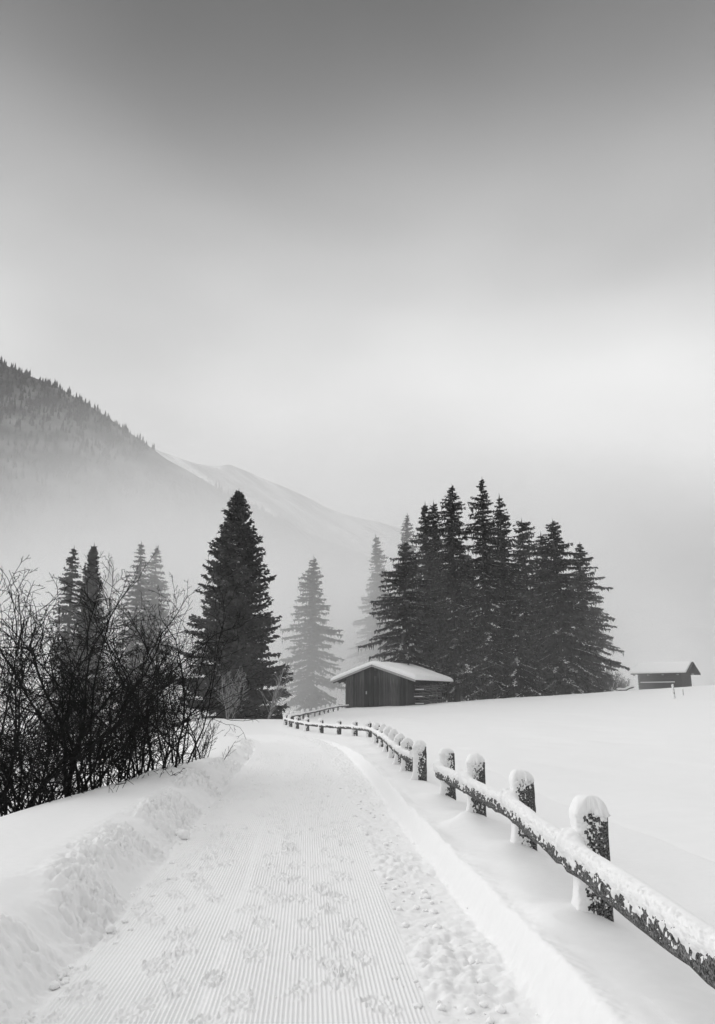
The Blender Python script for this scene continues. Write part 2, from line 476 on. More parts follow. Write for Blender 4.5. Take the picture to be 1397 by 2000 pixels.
# wind ripples and pock marks on the berm
berm_zone = sstep(T, FOOT_R + 0.2, FOOT_R + 0.35) * (1 - sstep(T, 3.4, 4.0))
Z = Z + berm_zone * (0.03 * fbm(X * 1.8, Y * 1.3, 110, 3) - 0.012 * blobs(X * 5, Y * 5, 112) * sstep(fbm(X * 1.3, Y * 1.3, 115, 2), 0.12, 0.3))
# a rounded hump beside the bank
hx, hy, _ = at(912, 1625, 9.3)
Z = Z + 0.15 * np.exp(-(((X - hx) / 0.17) ** 2 + ((Y - hy) / 0.22) ** 2) ** 0.85)
# shallow drifts at the foot of each near post
POSTS_NEAR = [(1.55, 2.75), (1.55, 5.50), (1.64, 8.05), (1.49, 10.15), (1.37, 12.2)]
for (px, py) in POSTS_NEAR:
    Z = Z + 0.05 * np.exp(-(((X - px + 0.16) / 0.26) ** 2 + ((Y - py) / 0.3) ** 2)) - 0.05 * np.exp(-(((X - px - 0.22) / 0.18) ** 2 + ((Y - py + 0.05) / 0.3) ** 2))
# sheet edges sink just under the wider snow sheet
edge = np.minimum(np.minimum(T - PT0, PT1 - T), np.minimum(Y - PY0, PY1 - Y))
Z = Z - 0.05 * (1 - sstep(edge, 0.0, 0.35))
trail_me = mesh_np('groomed_trail', np.stack([X, Y, Z], -1), grid_faces(len(ry), len(ct)), M_TRAIL)
trail = tag(link('groomed_trail', trail_me), 'groomed winter trail with comb marks, footprints and cut snow banks', kind='structure')

# ------------------------------------------------------------------ wide snow sheet to the foot of the mountains
def axis(lo, hi, fine_lo, fine_hi, step, growth):
    v = list(np.arange(fine_lo, fine_hi, step))
    s, p = step, fine_hi
    while p < hi:
        v.append(p); s *= growth; p += s
    v.append(hi)
    s, p = step, fine_lo - step
    while p > lo:
        v.insert(0, p); s *= growth; p -= s
    v.insert(0, lo)
    return np.array(v)
gx = axis(-2500, 2500, -14, 16, 0.25, 1.12)
gy = axis(-60, 4200, 0, 50, 0.25, 1.07)
GX, GY = np.meshgrid(gx, gy)
GZ = ground(GX, GY)
GT = GX - cx(GY)
inner = np.minimum(np.minimum(GT - PT0, PT1 - GT), np.minimum(GY - PY0, PY1 - GY))
GZ = GZ - 0.22 * sstep(inner, 0.34, 0.9)
ground_me = mesh_np('snow_ground', np.stack([GX, GY, GZ], -1), grid_faces(len(gy), len(gx)), M_SNOW)
tag(link('snow_ground', ground_me), kind='structure')

# ------------------------------------------------------------------ mountains
def mountain(name, prof, y_ridge, y_foot, mat, y_back, rough, seed, nx=170, ny=46):
    us = np.linspace(prof[0][0], prof[-1][0], nx)
    vs = np.interp(us, [p[0] for p in prof], [p[1] for p in prof])
    P = np.array([at(u, v, y_ridge) for u, v in zip(us, vs)])
    V = []
    for j in range(ny):
        k = j / (ny - 1)
        if k <= 0.7:
            w = k / 0.7
            y = y_foot + (y_ridge - y_foot) * w
            hz = -6 + (P[:, 2] + 6) * w ** 1.15
            spread = 1.0
        else:
            w = (k - 0.7) / 0.3
            y = y_ridge + (y_back - y_ridge) * w
            hz = P[:, 2] * (1 - w) - 6 * w
        env = math.sin(min(k / 0.7, 1.0) * math.pi)
        dz = rough * fbm(P[:, 0] * 0.012 + 3, np.full(nx, y) * 0.012, seed, 4) * env
        V.append(np.stack([P[:, 0], np.full(nx, y), hz + dz], -1))
    V = np.array(V)
    o = link(name, mesh_np(name, V, grid_faces(ny, nx), mat))
    return o, V

m, nt, b = new_mat('wooded_slope')
b.inputs['Roughness'].default_value = 1.0
tcn = nt.nodes.new('ShaderNodeTexCoord'); nn = nt.nodes.new('ShaderNodeTexNoise'); nn.inputs['Scale'].default_value = 0.03; nn.inputs['Detail'].default_value = 8
mr = nt.nodes.new('ShaderNodeMapRange'); mr.inputs['From Min'].default_value = 0.35; mr.inputs['From Max'].default_value = 0.7; mr.inputs['To Min'].default_value = 0.03; mr.inputs['To Max'].default_value = 0.22
nt.links.new(tcn.outputs['Object'], nn.inputs['Vector']); nt.links.new(nn.outputs['Fac'], mr.inputs['Value']); nt.links.new(mr.outputs['Result'], b.inputs['Base Color'])
M_SLOPE = m
PROF1 = [(-260, 560), (-120, 640), (0, 697), (50, 722), (90, 738), (130, 756), (170, 782), (210, 806), (250, 836), (290, 862), (330, 893), (370, 915), (420, 945), (500, 990), (600, 1036), (720, 1085), (900, 1140), (1100, 1180), (1300, 1190), (1500, 1200), (1700, 1200)]
slope, SV = mountain('wooded_mountain_slope', PROF1, 820, 330, M_SLOPE, 1150, 26, 201)
tag(slope, kind='structure')

m, nt, b = new_mat('snowy_ridge')
b.inputs['Roughness'].default_value = 0.9; b.inputs['Specular IOR Level'].default_value = 0.1
tcn = nt.nodes.new('ShaderNodeTexCoord')
mp = nt.nodes.new('ShaderNodeMapping'); mp.vector_type = 'TEXTURE'; mp.inputs['Rotation'].default_value = (0, rad(38), 0); mp.inputs['Scale'].default_value = (160, 400, 16)
nn = nt.nodes.new('ShaderNodeTexNoise'); nn.inputs['Scale'].default_value = 1.0; nn.inputs['Detail'].default_value = 7; nn.inputs['Roughness'].default_value = 0.62
mr = nt.nodes.new('ShaderNodeMapRange'); mr.inputs['From Min'].default_value = 0.40; mr.inputs['From Max'].default_value = 0.56; mr.inputs['To Min'].default_value = 0.4; mr.inputs['To Max'].default_value = 0.9
nt.links.new(tcn.outputs['Object'], mp.inputs['Vector']); nt.links.new(mp.outputs['Vector'], nn.inputs['Vector']); nt.links.new(nn.outputs['Fac'], mr.inputs['Value']); nt.links.new(mr.outputs['Result'], b.inputs['Base Color'])
M_RIDGE = m
PROF2 = [(150, 830), (300, 870), (380, 898), (415, 905), (450, 902), (485, 916), (520, 932), (560, 948), (600, 966), (640, 988), (690, 1004), (740, 1014), (785, 1030), (850, 1058), (950, 1085), (1050, 1110), (1112, 1130), (1190, 1160), (1300, 1190), (1450, 1220)]
ridge, RV = mountain('snowy_mountain_ridge', PROF2, 1150, 700, M_RIDGE, 1700, 40, 211)
tag(ridge, kind='structure')

# spruce forest on the wooded slope, too far and too many to count: one mass of small tiered trees
def small_conifer(n=6):
    v, f = [], []
    for k, (z0, z1, r) in enumerate(((0.0, 0.55, 0.20), (0.28, 0.80, 0.145), (0.55, 1.0, 0.09))):
        b0 = len(v)
        for i in range(n):
            a = 2 * math.pi * (i + 0.5 * k) / n
            rr = r * (1.15 if i % 2 else 0.8)
            v.append((rr * math.cos(a), rr * math.sin(a), z0))
        v.append((0, 0, z1))
        for i in range(n):
            f.append((b0 + i, b0 + (i + 1) % n, b0 + n))
    return np.array(v), np.array(f)
cv, cf = small_conifer()
rf = np.random.RandomState(5)
FV, FF, cnt = [], [], 0
ny_, nx_ = SV.shape[:2]
jr = int(0.7 * (ny_ - 1))
def slope_at(iu, jv):
    i0 = min(int(iu), nx_ - 2); j0 = min(int(jv), ny_ - 2); a = iu - i0; b_ = jv - j0
    return (SV[j0, i0] * (1 - a) * (1 - b_) + SV[j0, i0 + 1] * a * (1 - b_) + SV[j0 + 1, i0] * (1 - a) * b_ + SV[j0 + 1, i0 + 1] * a * b_)
for k in range(5200):
    iu = rf.rand() * (nx_ - 1) * 0.46
    jv = jr * (1 - 0.72 * rf.rand() ** 1.5) + (0.9 if rf.rand() < 0.12 else 0)
    p = slope_at(iu, jv)
    if fbm(p[0] * 0.02, p[2] * 0.02, 222, 2) < -0.28: continue
    h = rf.uniform(5.0, 10.5) * (0.8 if rf.rand() < 0.3 else 1)
    a = rf.rand() * 6.28
    ca, sa = math.cos(a), math.sin(a)
    q = cv * np.array([h * 1.0, h * 1.0, h])
    FV.append(np.stack([q[:, 0] * ca - q[:, 1] * sa + p[0], q[:, 0] * sa + q[:, 1] * ca + p[1], q[:, 2] + p[2] - 0.6], -1))
    FF.append(cf + cnt); cnt += len(cv)
forest = link('forest', mesh_np('forest', np.concatenate(FV), np.concatenate(FF), M_NEEDLE, False))
tag(forest, 'dark spruce forest covering the misty mountain slope', 'forest', kind='stuff')

# ------------------------------------------------------------------ spruces
def spruce_meshes(H, R, seed, style='old', snow=0.25, bare=0.06, gap=0.12, top_round=0.0, lean=0.0):
    """trunk, crown and snow of one spruce, base at the origin"""
    r = np.random.RandomState(seed)
    nseg = 14
    zz = np.linspace(-0.8, H * 0.985, nseg)
    tr = (0.012 * H + 0.05) * (1 - zz.clip(0) / H) ** 0.9 + 0.012
    bend = lambda z: np.stack([lean * (z / H) ** 2 + 0.004 * H * np.sin(z * 0.35 + seed), 0.004 * H * np.cos(z * 0.3 + seed)], -1)
    bc = bend(zz)
    ang = np.linspace(0, 2 * np.pi, 8, endpoint=False)
    ring = np.stack([np.cos(ang), np.sin(ang)], -1)
    TV = np.concatenate([np.concatenate([bc[i] + ring * tr[i], np.full((8, 1), zz[i])], 1) for i in range(nseg)])
    TF = grid_faces(nseg, 8, True)
    Q, SQ = [], []          # needle sprays, snow strips (quads)
    WB = []                 # wood of the boughs
    z = max(bare * H, 0.3)
    dz0 = 0.42 if style == 'dense' else (0.72 if style == 'tier' else 0.62)
    rot = 0.0
    # gaps in old crowns: some angular sectors at some heights are thin
    while z < H * 0.985:
        f = z / H
        if style == 'dense':
            prof = min((1 - f) ** 0.68, 1.55 * (1 - f) + 0.02) * (0.90 + 0.10 * min(f / 0.10, 1))
            elev0 = 0.12 + 0.65 * f; droop = 0.25
        elif style == 'tier':
            prof = min((1 - f) ** 0.80, 2.4 * (1 - f)) * (0.85 + 0.15 * min(f / 0.15, 1)); elev0 = 0.05 + 0.35 * f; droop = 0.42
        else:
            prof = min((1 - f) ** 0.60, 2.4 * (1 - f)) * (0.72 + 0.28 * min(f / 0.18, 1)); elev0 = -0.02 + 0.5 * f; droop = 0.40
        if top_round and f > 0.8:
            prof = max(prof, top_round * math.sqrt(max(0, 1 - ((f - 0.8) / 0.2) ** 2)))
        nb = int(round(5 + 2 * (1 - f) + (2 if style == 'dense' else 0)))
        wob = 1 + (0.14 if style == 'old' else 0.06) * math.sin(z * 1.9 + seed) + r.normal(0, 0.05)
        for k in range(nb):
            if r.rand() < gap * (1 - 0.4 * f): continue
            a = rot + 2 * math.pi * (k + r.uniform(-0.28, 0.28)) / nb
            sector = 1 + (0.9 if style == 'old' else (0.7 if style == 'tier' else 0.4)) * (vnoise(np.array([math.cos(a) * 1.3 + seed * 3.1]), np.array([math.sin(a) * 1.3 + z * 0.28]), seed)[0])
            L = R * prof * wob * sector * r.uniform(0.74, 1.05) + 0.05
            zk = z + r.uniform(-0.5, 0.5) * dz0 * (1 - 0.6 * f)
            n = max(5, int(L / 0.14))
            s = np.linspace(0.06, 1, n)
            el = elev0 + r.normal(0, 0.10)
            dirh = np.array([math.cos(a), math.sin(a)])
            hor = s * L * math.cos(el)
            ver = s * L * math.sin(el) - droop * L * s ** 1.6 + 0.16 * L * np.clip(s - 0.55, 0, 1) ** 2 * 2.2
            sway = (r.normal(0, 0.10) * L) * s ** 2
            B = np.zeros((n, 3))
            b0 = bend(np.array([z]))[0]
            B[:, 0] = b0[0] + dirh[0] * hor - dirh[1] * sway
            B[:, 1] = b0[1] + dirh[1] * hor + dirh[0] * sway
            B[:, 2] = zk + ver
            tan = np.gradient(B, axis=0); tan /= np.linalg.norm(tan, axis=1)[:, None] + 1e-9
            lat = np.cross(tan, np.array([0, 0, 1.0])); lat /= np.linalg.norm(lat, axis=1)[:, None] + 1e-9
            if L > 0.7:
                WB.append((B[[0, n // 2, n - 1]], 0.012 + 0.010 * L))
            # side sprays
            reps = 3 if style == 'dense' else 2
            for side in (-1, 1):
                for rep in range(reps):
                    tl = ((0.29 if style == 'dense' else 0.28) + 0.11 * L * (1 - s) ** 0.6) * r.uniform(0.5, 1.35, n)
                    tl = np.minimum(np.minimum(tl, 0.75), 0.10 + 0.38 * L)
                    fw = r.uniform(0.4, 0.9, n)
                    dn = r.uniform(0.15, 0.75, n) * (1.25 if style == 'old' else 0.9) - (0.25 if style == 'dense' else 0)
                    d = lat * side + tan * fw[:, None]
                    d[:, 2] -= dn
                    d += r.normal(0, 0.38 if style == 'dense' else 0.24, d.shape)
                    d /= np.linalg.norm(d, axis=1)[:, None]
                    st = B + r.normal(0, 0.03, B.shape)
                    e = st + d * tl[:, None]
                    wv = np.cross(d, r.normal(0, 0.7, d.shape) + np.array([0, 0, 1.0])); wv /= np.linalg.norm(wv, axis=1)[:, None] + 1e-9
                    wd = (0.055 + 0.12 * tl) * r.uniform(0.7, 1.3, n)
                    mid = st + d * (tl * 0.45)[:, None] ; mid[:, 2] += 0.02
                    Q.append(np.stack([st, mid + wv * wd[:, None], e, mid - wv * wd[:, None]], 1))
            if r.rand() < snow * 1.2:
                m_ = r.rand(n) < 0.35
                if m_.any():
                    st = B[m_] + lat[m_] * r.normal(0, 0.16, (m_.sum(), 1)) + np.array([0, 0, 0.04])
                    d_ = tan[m_] * 0.10 + lat[m_] * r.normal(0, 0.08, (m_.sum(), 1)); wv = np.cross(d_, [0, 0, 1.0]); wv /= np.linalg.norm(wv, axis=1)[:, None] + 1e-9
                    d_[:, 2] -= 0.03
                    SQ.append(np.stack([st - d_ * 1.5, st + wv * 0.055, st + d_ * 1.5, st - wv * 0.055], 1))
            # tip spray
            Q.append(np.stack([B[-1], B[-1] + tan[-1] * 0.1 + lat[-1] * 0.06, B[-1] + tan[-1] * 0.30, B[-1] + tan[-1] * 0.1 - lat[-1] * 0.06])[None])
            # hanging curtains under long old boughs
            if style == 'old' and L > 1.2:
                m_ = r.rand(n) < 0.55
                if m_.any():
                    st = B[m_]; k2 = len(st)
                    hl_ = r.uniform(0.25, 0.8, k2)
                    wv = lat[m_] * r.uniform(0.3, 1, (k2, 1)) + tan[m_] * r.normal(0, 0.6, (k2, 1)); wv /= np.linalg.norm(wv, axis=1)[:, None]
                    e = st.copy(); e[:, 2] -= hl_; e += r.normal(0, 0.05, e.shape)
                    mid = (st + e) / 2
                    Q.append(np.stack([st, mid + wv * 0.07, e, mid - wv * 0.07], 1))
            # snow lying along the bough
            if r.rand() < snow * (1.25 - 0.9 * f):
                m0, m1 = (0.30, 0.95) if r.rand() < 0.55 else (0.6, 1.0)
                idx = np.where((s > m0) & (s < m1))[0]
                for i in idx:
                    if r.rand() < 0.2 or i + 1 >= n: continue
                    w_ = r.uniform(0.06, 0.16)
                    o_ = lat[i] * r.normal(0, 0.10) + np.array([0, 0, 0.05])
                    SQ.append(np.stack([B[i] + o_ - lat[i] * w_, B[i] + o_ + tan[i] * 0.03 + lat[i] * w_, B[i + 1] + o_ + lat[i] * w_ * 0.8, B[i + 1] + o_ - lat[i] * w_ * 0.8])[None])
        rot += 1.1 + r.rand()
        z += dz0 * (0.55 + 0.45 * (1 - f)) * r.uniform(0.8, 1.25) * (1.0 if H > 12 else 0.8)
    # leader
    top = np.array([*bend(np.array([H]))[0], H])
    for k in range(9):
        a = k * 1.256
        d = np.array([math.cos(a) * 0.10, math.sin(a) * 0.10, 0])
        lz_ = 0.12 * k; Q.append(np.stack([top - [0, 0, 0.5 + lz_], top - [0, 0, 0.35 + lz_] + d * (0.7 + 0.12 * k), top + [0, 0, 0.25 - lz_], top - [0, 0, 0.35 + lz_] - d * 0.3])[None])
    Q = np.concatenate(Q); CV = Q.reshape(-1, 3); CF = np.arange(len(CV)).reshape(-1, 4)
    # bough wood as thin 3-sided strips
    bw, bf, c = [], [], 0
    for P3, rr in WB:
        for i in range(2):
            a_, b_ = P3[i], P3[i + 1]
            d = b_ - a_
            sx = np.cross(d, [0, 0, 1.0]); sx /= np.linalg.norm(sx) + 1e-9
            r0, r1 = (rr, rr * 0.6) if i == 0 else (rr * 0.6, rr * 0.2)
            bw.append(np.array([a_ + sx * r0, a_ - sx * r0, b_ - sx * r1, b_ + sx * r1, a_ + [0, 0, r0], b_ + [0, 0, r1]]))
            bf.append(np.array([[0, 4, 5, 3], [4, 1, 2, 5], [0, 3, 2, 1]]) + c); c += 6
    if bw:
        TF = np.concatenate([TF, np.concatenate(bf) + len(TV)]); TV = np.concatenate([TV, np.concatenate(bw)])
    SQm = np.concatenate(SQ) if SQ else None
    return TV, TF, CV, CF, SQm

def spruce(name, label, u, v, y, hw, seed, style, snow, z_base=None, group=None, **kw):
    x, _, zt = at(u, v, y)
    zb = gz(x, y) - 0.05 if z_base is None else z_base
    H = zt - zb
    R = hw / 1500.0 * y * (1.44 if style == 'dense' else 1.25)
    TV, TF, CV, CF, SQ = spruce_meshes(H, R, seed, style, snow, **kw)
    t = thing(name, label, 'tree', (x, y, zb), 0, group)
    link('trunk', mesh_np('trunk', TV, TF, M_BARK), t)
    c = link('crown', mesh_np('crown', CV, CF, M_NEEDLE, False), t)
    if SQ is not None:
        v4 = SQ.reshape(-1, 3)
        link('branch_snow', mesh_np('branch_snow', v4, np.arange(len(v4)).reshape(-1, 4), M_PLASTER, False), c)['kind'] = 'stuff'
    return t

spruce('spruce_tree', 'broad dense dark spruce standing alone behind the bend of the trail', 467, 957, 60, 88, 301, 'dense', 0.55, z_base=-0.9, bare=0.0, gap=0.05)
spruce('spruce_tree', 'smaller tiered grey spruce in mist between the lone dark spruce and the barn', 612, 1086, 97, 60, 302, 'old', 0.35, z_base=-0.6, bare=0.03, gap=0.06)
G1 = 'dark spruces of the grove behind the barn'
grove = [
    (790, 1058, 80, 74, 'old', 'leftmost spruce of the grove, full crown reaching down over the barn roof', dict(bare=0.0)),
    (848, 980, 86, 58, 'old', 'grove spruce right half of a twin top, above the barn ridge', dict()),
    (831, 981, 85, 52, 'old', 'grove spruce left half of a twin top, above the barn ridge', dict(gap=0.2)),
    (882, 947, 82, 58, 'old', 'slim second tallest spruce of the grove, right of the twin tops', dict()),
    (940, 933, 80, 62, 'old', 'tallest spruce of the grove with bare pale trunk showing high up', dict(gap=0.22)),
    (974, 965, 84, 62, 'old', 'pointed grove spruce leaning close to the tallest one', dict()),
    (1018, 1014, 88, 60, 'old', 'round topped grove spruce between the tallest and the right group', dict(top_round=0.33)),
    (1056, 1040, 90, 58, 'old', 'half hidden grove spruce left of the broad right hand one', dict()),
    (1080, 1016, 83, 92, 'old', 'broad spruce at the right of the grove with long drooping boughs', dict(top_round=0.16)),
    (1126, 1060, 85, 62, 'old', 'outermost thin right spruce of the grove with hooked boughs', dict(gap=0.25, lean=0.4)),
    (915, 1080, 92, 66, 'old', 'shorter spruce deep inside the grove under the tallest top', dict()),
    (1000, 1110, 80, 66, 'old', 'low spruce filling the middle of the grove front with snowy boughs', dict(bare=0.05)),
]
for i, (u, v, y, hw, st, lab, kw) in enumerate(grove):
    kw = dict(dict(bare=0.07, gap=0.12), **kw)
    spruce('spruce_tree', lab, u, v, y, hw, 310 + i, st, 0.95 if y < 84 else 0.6, group=G1, **kw)
spruce('spruce_tree', 'pale spruce fading into fog left of the grove', 735, 1043, 116, 46, 340, 'old', 0.3, z_base=-0.5)
spruce('spruce_tree', 'pale spruce top fading into fog just behind the grove twin tops', 795, 1002, 122, 44, 341, 'old', 0.2, z_base=-0.5)
G2 = 'misty spruces behind the bare thicket'
spruce('spruce_tree', 'slim spruce at the left end of the misty row behind the thicket', 147, 1068, 74, 40, 350, 'old', 0.08, z_base=-2.3, group=G2)
spruce('spruce_tree', 'dense dark spruce, second in the misty row behind the thicket', 185, 1062, 75, 40, 351, 'dense', 0.05, z_base=-2.3, group=G2)
spruce('spruce_tree', 'very faint thin spruce between the two pairs of misty spruces', 217, 1083, 112, 30, 352, 'old', 0.05, z_base=-2.3, group=G2, gap=0.3)
spruce('spruce_tree', 'wide layered misty spruce, left of the right hand pair behind the thicket', 275, 1058, 83, 60, 353, 'tier', 0.08, z_base=-2.3, group=G2)
spruce('spruce_tree', 'ragged misty spruce at the right end of the row behind the thicket', 306, 1066, 87, 52, 354, 'old', 0.08, z_base=-2.3, group=G2, gap=0.22)

# ------------------------------------------------------------------ bare shrubs
def tubes(lines, sides=3):
    """lines: list of (points n x 3, r0, r1)"""
    by = {}
    for P, r0, r1 in lines:
        by.setdefault(len(P), []).append((P, r0, r1))
    VV, FF, c = [], [], 0
    ang = np.linspace(0, 2 * np.pi, sides, endpoint=False)
    for n, ls in by.items():
        P = np.array([l[0] for l in ls]); r0 = np.array([l[1] for l in ls]); r1 = np.array([l[2] for l in ls])
        tn = np.gradient(P, axis=1); tn /= np.linalg.norm(tn, axis=2)[..., None] + 1e-9
        ref = np.where(np.abs(tn[..., 2:3]) > 0.9, np.array([1.0, 0, 0]), np.array([0, 0, 1.0]))
        a = np.cross(tn, ref); a /= np.linalg.norm(a, axis=2)[..., None] + 1e-9
        b_ = np.cross(tn, a)
        w = np.linspace(0, 1, n)[None, :]
        R = r0[:, None] * (1 - w) + r1[:, None] * w
        V = P[:, :, None, :] + R[:, :, None, None] * (a[:, :, None, :] * np.cos(ang)[None, None, :, None] + b_[:, :, None, :] * np.sin(ang)[None, None, :, None])
        m_ = len(ls)
        f = grid_faces(n, sides, True)
        F = (f[None] + (np.arange(m_) * n * sides)[:, None, None]).reshape(-1, 4) + c
        VV.append(V.reshape(-1, 3)); FF.append(F); c += m_ * n * sides
    return np.concatenate(VV), np.concatenate(FF)

def grow(r, start, direc, length, rad0, depth, out, n=7, up=0.15, wig=0.10, spread=0.75, dens=1.0, min_r=0.0032, fork_from=0.22):
    d = np.array(direc, float); d /= np.linalg.norm(d)
    P = [np.array(start, float)]
    st = length / (n - 1)
    for i in range(n - 1):
        d = d + r.normal(0, wig, 3) + np.array([0, 0, up * 0.35])
        d /= np.linalg.norm(d)
        P.append(P[-1] + d * st)
    P = np.array(P)
    r1 = max(min_r, rad0 * 0.35)
    out[0 if n == 9 else 1].append((P, rad0, r1))
    if depth == 0: return
    nchild = max(2, int(length * (5.2 if depth > 1 else 9.0) * dens * r.uniform(0.8, 1.2)))
    for k in range(nchild):
        s = fork_from + (1 - fork_from) * (k + r.rand()) / nchild
        f = s * (n - 1); i = min(int(f), n - 2); a = f - i
        p = P[i] * (1 - a) + P[i + 1] * a
        t = P[i + 1] - P[i]; t /= np.linalg.norm(t)
        q = r.normal(0, 1, 3); q -= t * q.dot(t); q /= np.linalg.norm(q)
        an = spread * r.uniform(0.6, 1.25)
        dd = t * math.cos(an) + q * math.sin(an)
        L = length * (1 - s * 0.55) * r.uniform(0.28, 0.55)
        grow(r, p, dd, L, max(min_r, rad0 * (0.5 if depth > 1 else 0.42) * (1 - 0.4 * s)), depth - 1, out, (3 if depth == 1 else max(4, n - 2)), up, wig * 1.15, spread, dens, min_r, 0.15)

def bare_shrub(name, label, base, stems, seed, mat, depth=3, group=None, cat='shrub', **kw):
    r = np.random.RandomState(seed)
    out = ([], [])
    for (ox, oy, dx, dy, dz, L, r0) in stems:
        g = dict(kw)
        grow(r, (ox, oy, -0.25), (dx, dy, dz), L, r0, depth, out, 9, **g)
    t = thing(name, label, cat, base, 0, group)
    if out[0]:
        V, F = tubes(out[0], 5); link('trunk', mesh_np('trunk', V, F, mat), t)
    if out[1]:
        V, F = tubes(out[1], 3); link('crown', mesh_np('crown', V, F, mat), t)
    return t

def base_at(u, y):
    x = at(u, 1400, y)[0]
    return (x, y, gz(x, y) - 0.02)

def auto_stems(r, n, L, lean=(0, 0), spread=0.35, rad0=0.022, scatter=0.25):
    o = []
    for k in range(n):
        a = r.rand() * 6.283
        o.append((r.normal(0, scatter), r.normal(0, scatter), lean[0] + spread * 1.35 * math.cos(a) * r.rand(), lean[1] + spread * math.sin(a) * r.rand(), 1.0, L * r.uniform(0.75, 1.05), rad0 * r.uniform(0.6, 0.95)))
    return o

GB = 'bare shrubs of the thicket beside the trail'
rb = np.random.RandomState(77)
bushes = [
    # u, y, stems count, length, lean, spread, r0, label
    (158, 13.2, 7, 4.35, (-0.12, 0), 0.30, 0.034, 'tall bare shrub with forking crown that spreads over the thicket left edge', 1.0),
    (283, 15.5, 6, 4.05, (0.0, 0), 0.16, 0.030, 'tall upright bare shrub with fine fan of twigs in the thicket middle', 1.0),
    (338, 16.8, 7, 4.25, (0.02, 0), 0.13, 0.026, 'slender straight stemmed bare shrub, tallest at the thicket right end', 0.85),
    (372, 18.0, 6, 3.2, (0.02, 0), 0.22, 0.020, 'bare shrub whose long branch leans out over the trail side', 0.75),
    (60, 12.0, 8, 3.6, (0.0, 0), 0.65, 0.026, 'low arching bare shrub in the thicket with dense crossing branches', 1.0),
    (10, 11.6, 7, 3.7, (0.05, 0), 0.6, 0.024, 'arching bare shrub leaning inward at the thicket far left end', 1.0),
    (225, 14.2, 8, 3.1, (0.0, 0), 0.45, 0.022, 'dense mid height bare shrub between the two tallest of the thicket', 1.1),
    (120, 12.8, 9, 2.4, (0.0, 0), 0.6, 0.020, 'tangled knee to head high bare shrub on the snow shelf edge', 1.2),
    (190, 13.6, 9, 2.2, (0.05, 0), 0.55, 0.020, 'dark tangled bare shrub under the forking tall shrub', 1.2),
    (265, 15.0, 9, 2.1, (0.0, 0), 0.55, 0.018, 'dense low bare shrub at the feet of the fan shaped tall shrub', 1.2),
    (310, 16.2, 8, 1.9, (0.0, 0), 0.5, 0.018, 'low bare shrub at the feet of the slender straight stemmed shrub', 1.1),
    (90, 15.0, 7, 3.2, (0.1, 0), 0.4, 0.024, 'bare shrub deep in the thicket behind the low arching one', 0.9),
    (75, 12.4, 15, 2.2, (0.25, 0), 1.3, 0.013, 'mat of arching thin bare branches at the thicket left base', 0.9),
    (150, 13.0, 14, 1.8, (0.1, 0), 1.2, 0.012, 'mat of crossing thin bare branches below the forking tall shrub', 0.9),
    (235, 14.4, 16, 1.6, (0.0, 0), 1.1, 0.012, 'mat of thin bare branches at the thicket middle base', 0.9),
    (295, 15.8, 14, 1.5, (0.0, 0), 1.0, 0.012, 'mat of thin bare branches by the two tall upright shrubs', 0.9),
    (30, 12.0, 15, 2.3, (0.35, 0), 1.3, 0.014, 'mat of thin bare branches reaching in from the thicket far left', 0.9),
    (20, 14.5, 7, 2.9, (0.1, 0), 0.5, 0.022, 'bare shrub at the rear of the thicket far left end', 0.9),
]
for i, (u, y, n, L, lean, sp, r0, lab, de) in enumerate(bushes):
    bare_shrub('bare_shrub', lab, base_at(u, y), auto_stems(rb, n, L, lean, sp, r0), 400 + i, M_TWIG, 3, GB, dens=de * 0.95, spread=0.78, up=0.06, wig=0.19, min_r=0.0037)
bare_shrub('bare_shrub', 'small spiky bare shrub on the snow at the thicket end by the trail', base_at(392, 19.0), auto_stems(rb, 10, 1.1, (0.35, 0), 0.6, 0.012, 0.15), 430, M_TWIG, 2, None, dens=1.2)
bare_shrub('frosted_sapling', 'pale frosted leafless sapling at the foot of the lone dark spruce', (at(450, 1390, 56)[0], 56, gz(at(450, 1390, 56)[0], 56) - 0.3), auto_stems(rb, 6, 3.6, (0, 0), 0.45, 0.045, 0.2), 431, M_FROST, 2, None, 'sapling', dens=0.7, min_r=0.012)
bare_shrub('frosted_sapling', 'thin crooked frosted sapling at the right foot of the lone dark spruce', (at(520, 1390, 56)[0], 56, gz(at(520, 1390, 56)[0], 56) - 0.3), auto_stems(rb, 3, 4.4, (0.2, 0), 0.25, 0.05, 0.04), 432, M_FROST, 1, None, 'sapling', dens=0.6, min_r=0.014)
for (u, n, L, lab, sd_, mt) in ((1188, 26, 2.6, 'rounded dark leafless shrub at the right end of the grove', 433, M_SHRUB), (1216, 14, 1.7, 'small spiky leafless shrub between the grove and the log barn', 434, M_SHRUB), (1150, 12, 3.0, 'frosted thin leafless shrub under the grove right edge', 435, M_FROST)):
    x_ = at(u, 1350, 84)[0]
    bare_shrub('leafless_shrub', lab, (x_, 84, gz(x_, 84) - 0.1), auto_stems(rb, n, L, (0, 0), 0.8, 0.03, 0.22), sd_, mt, 2, None, dens=0.9, min_r=0.012)

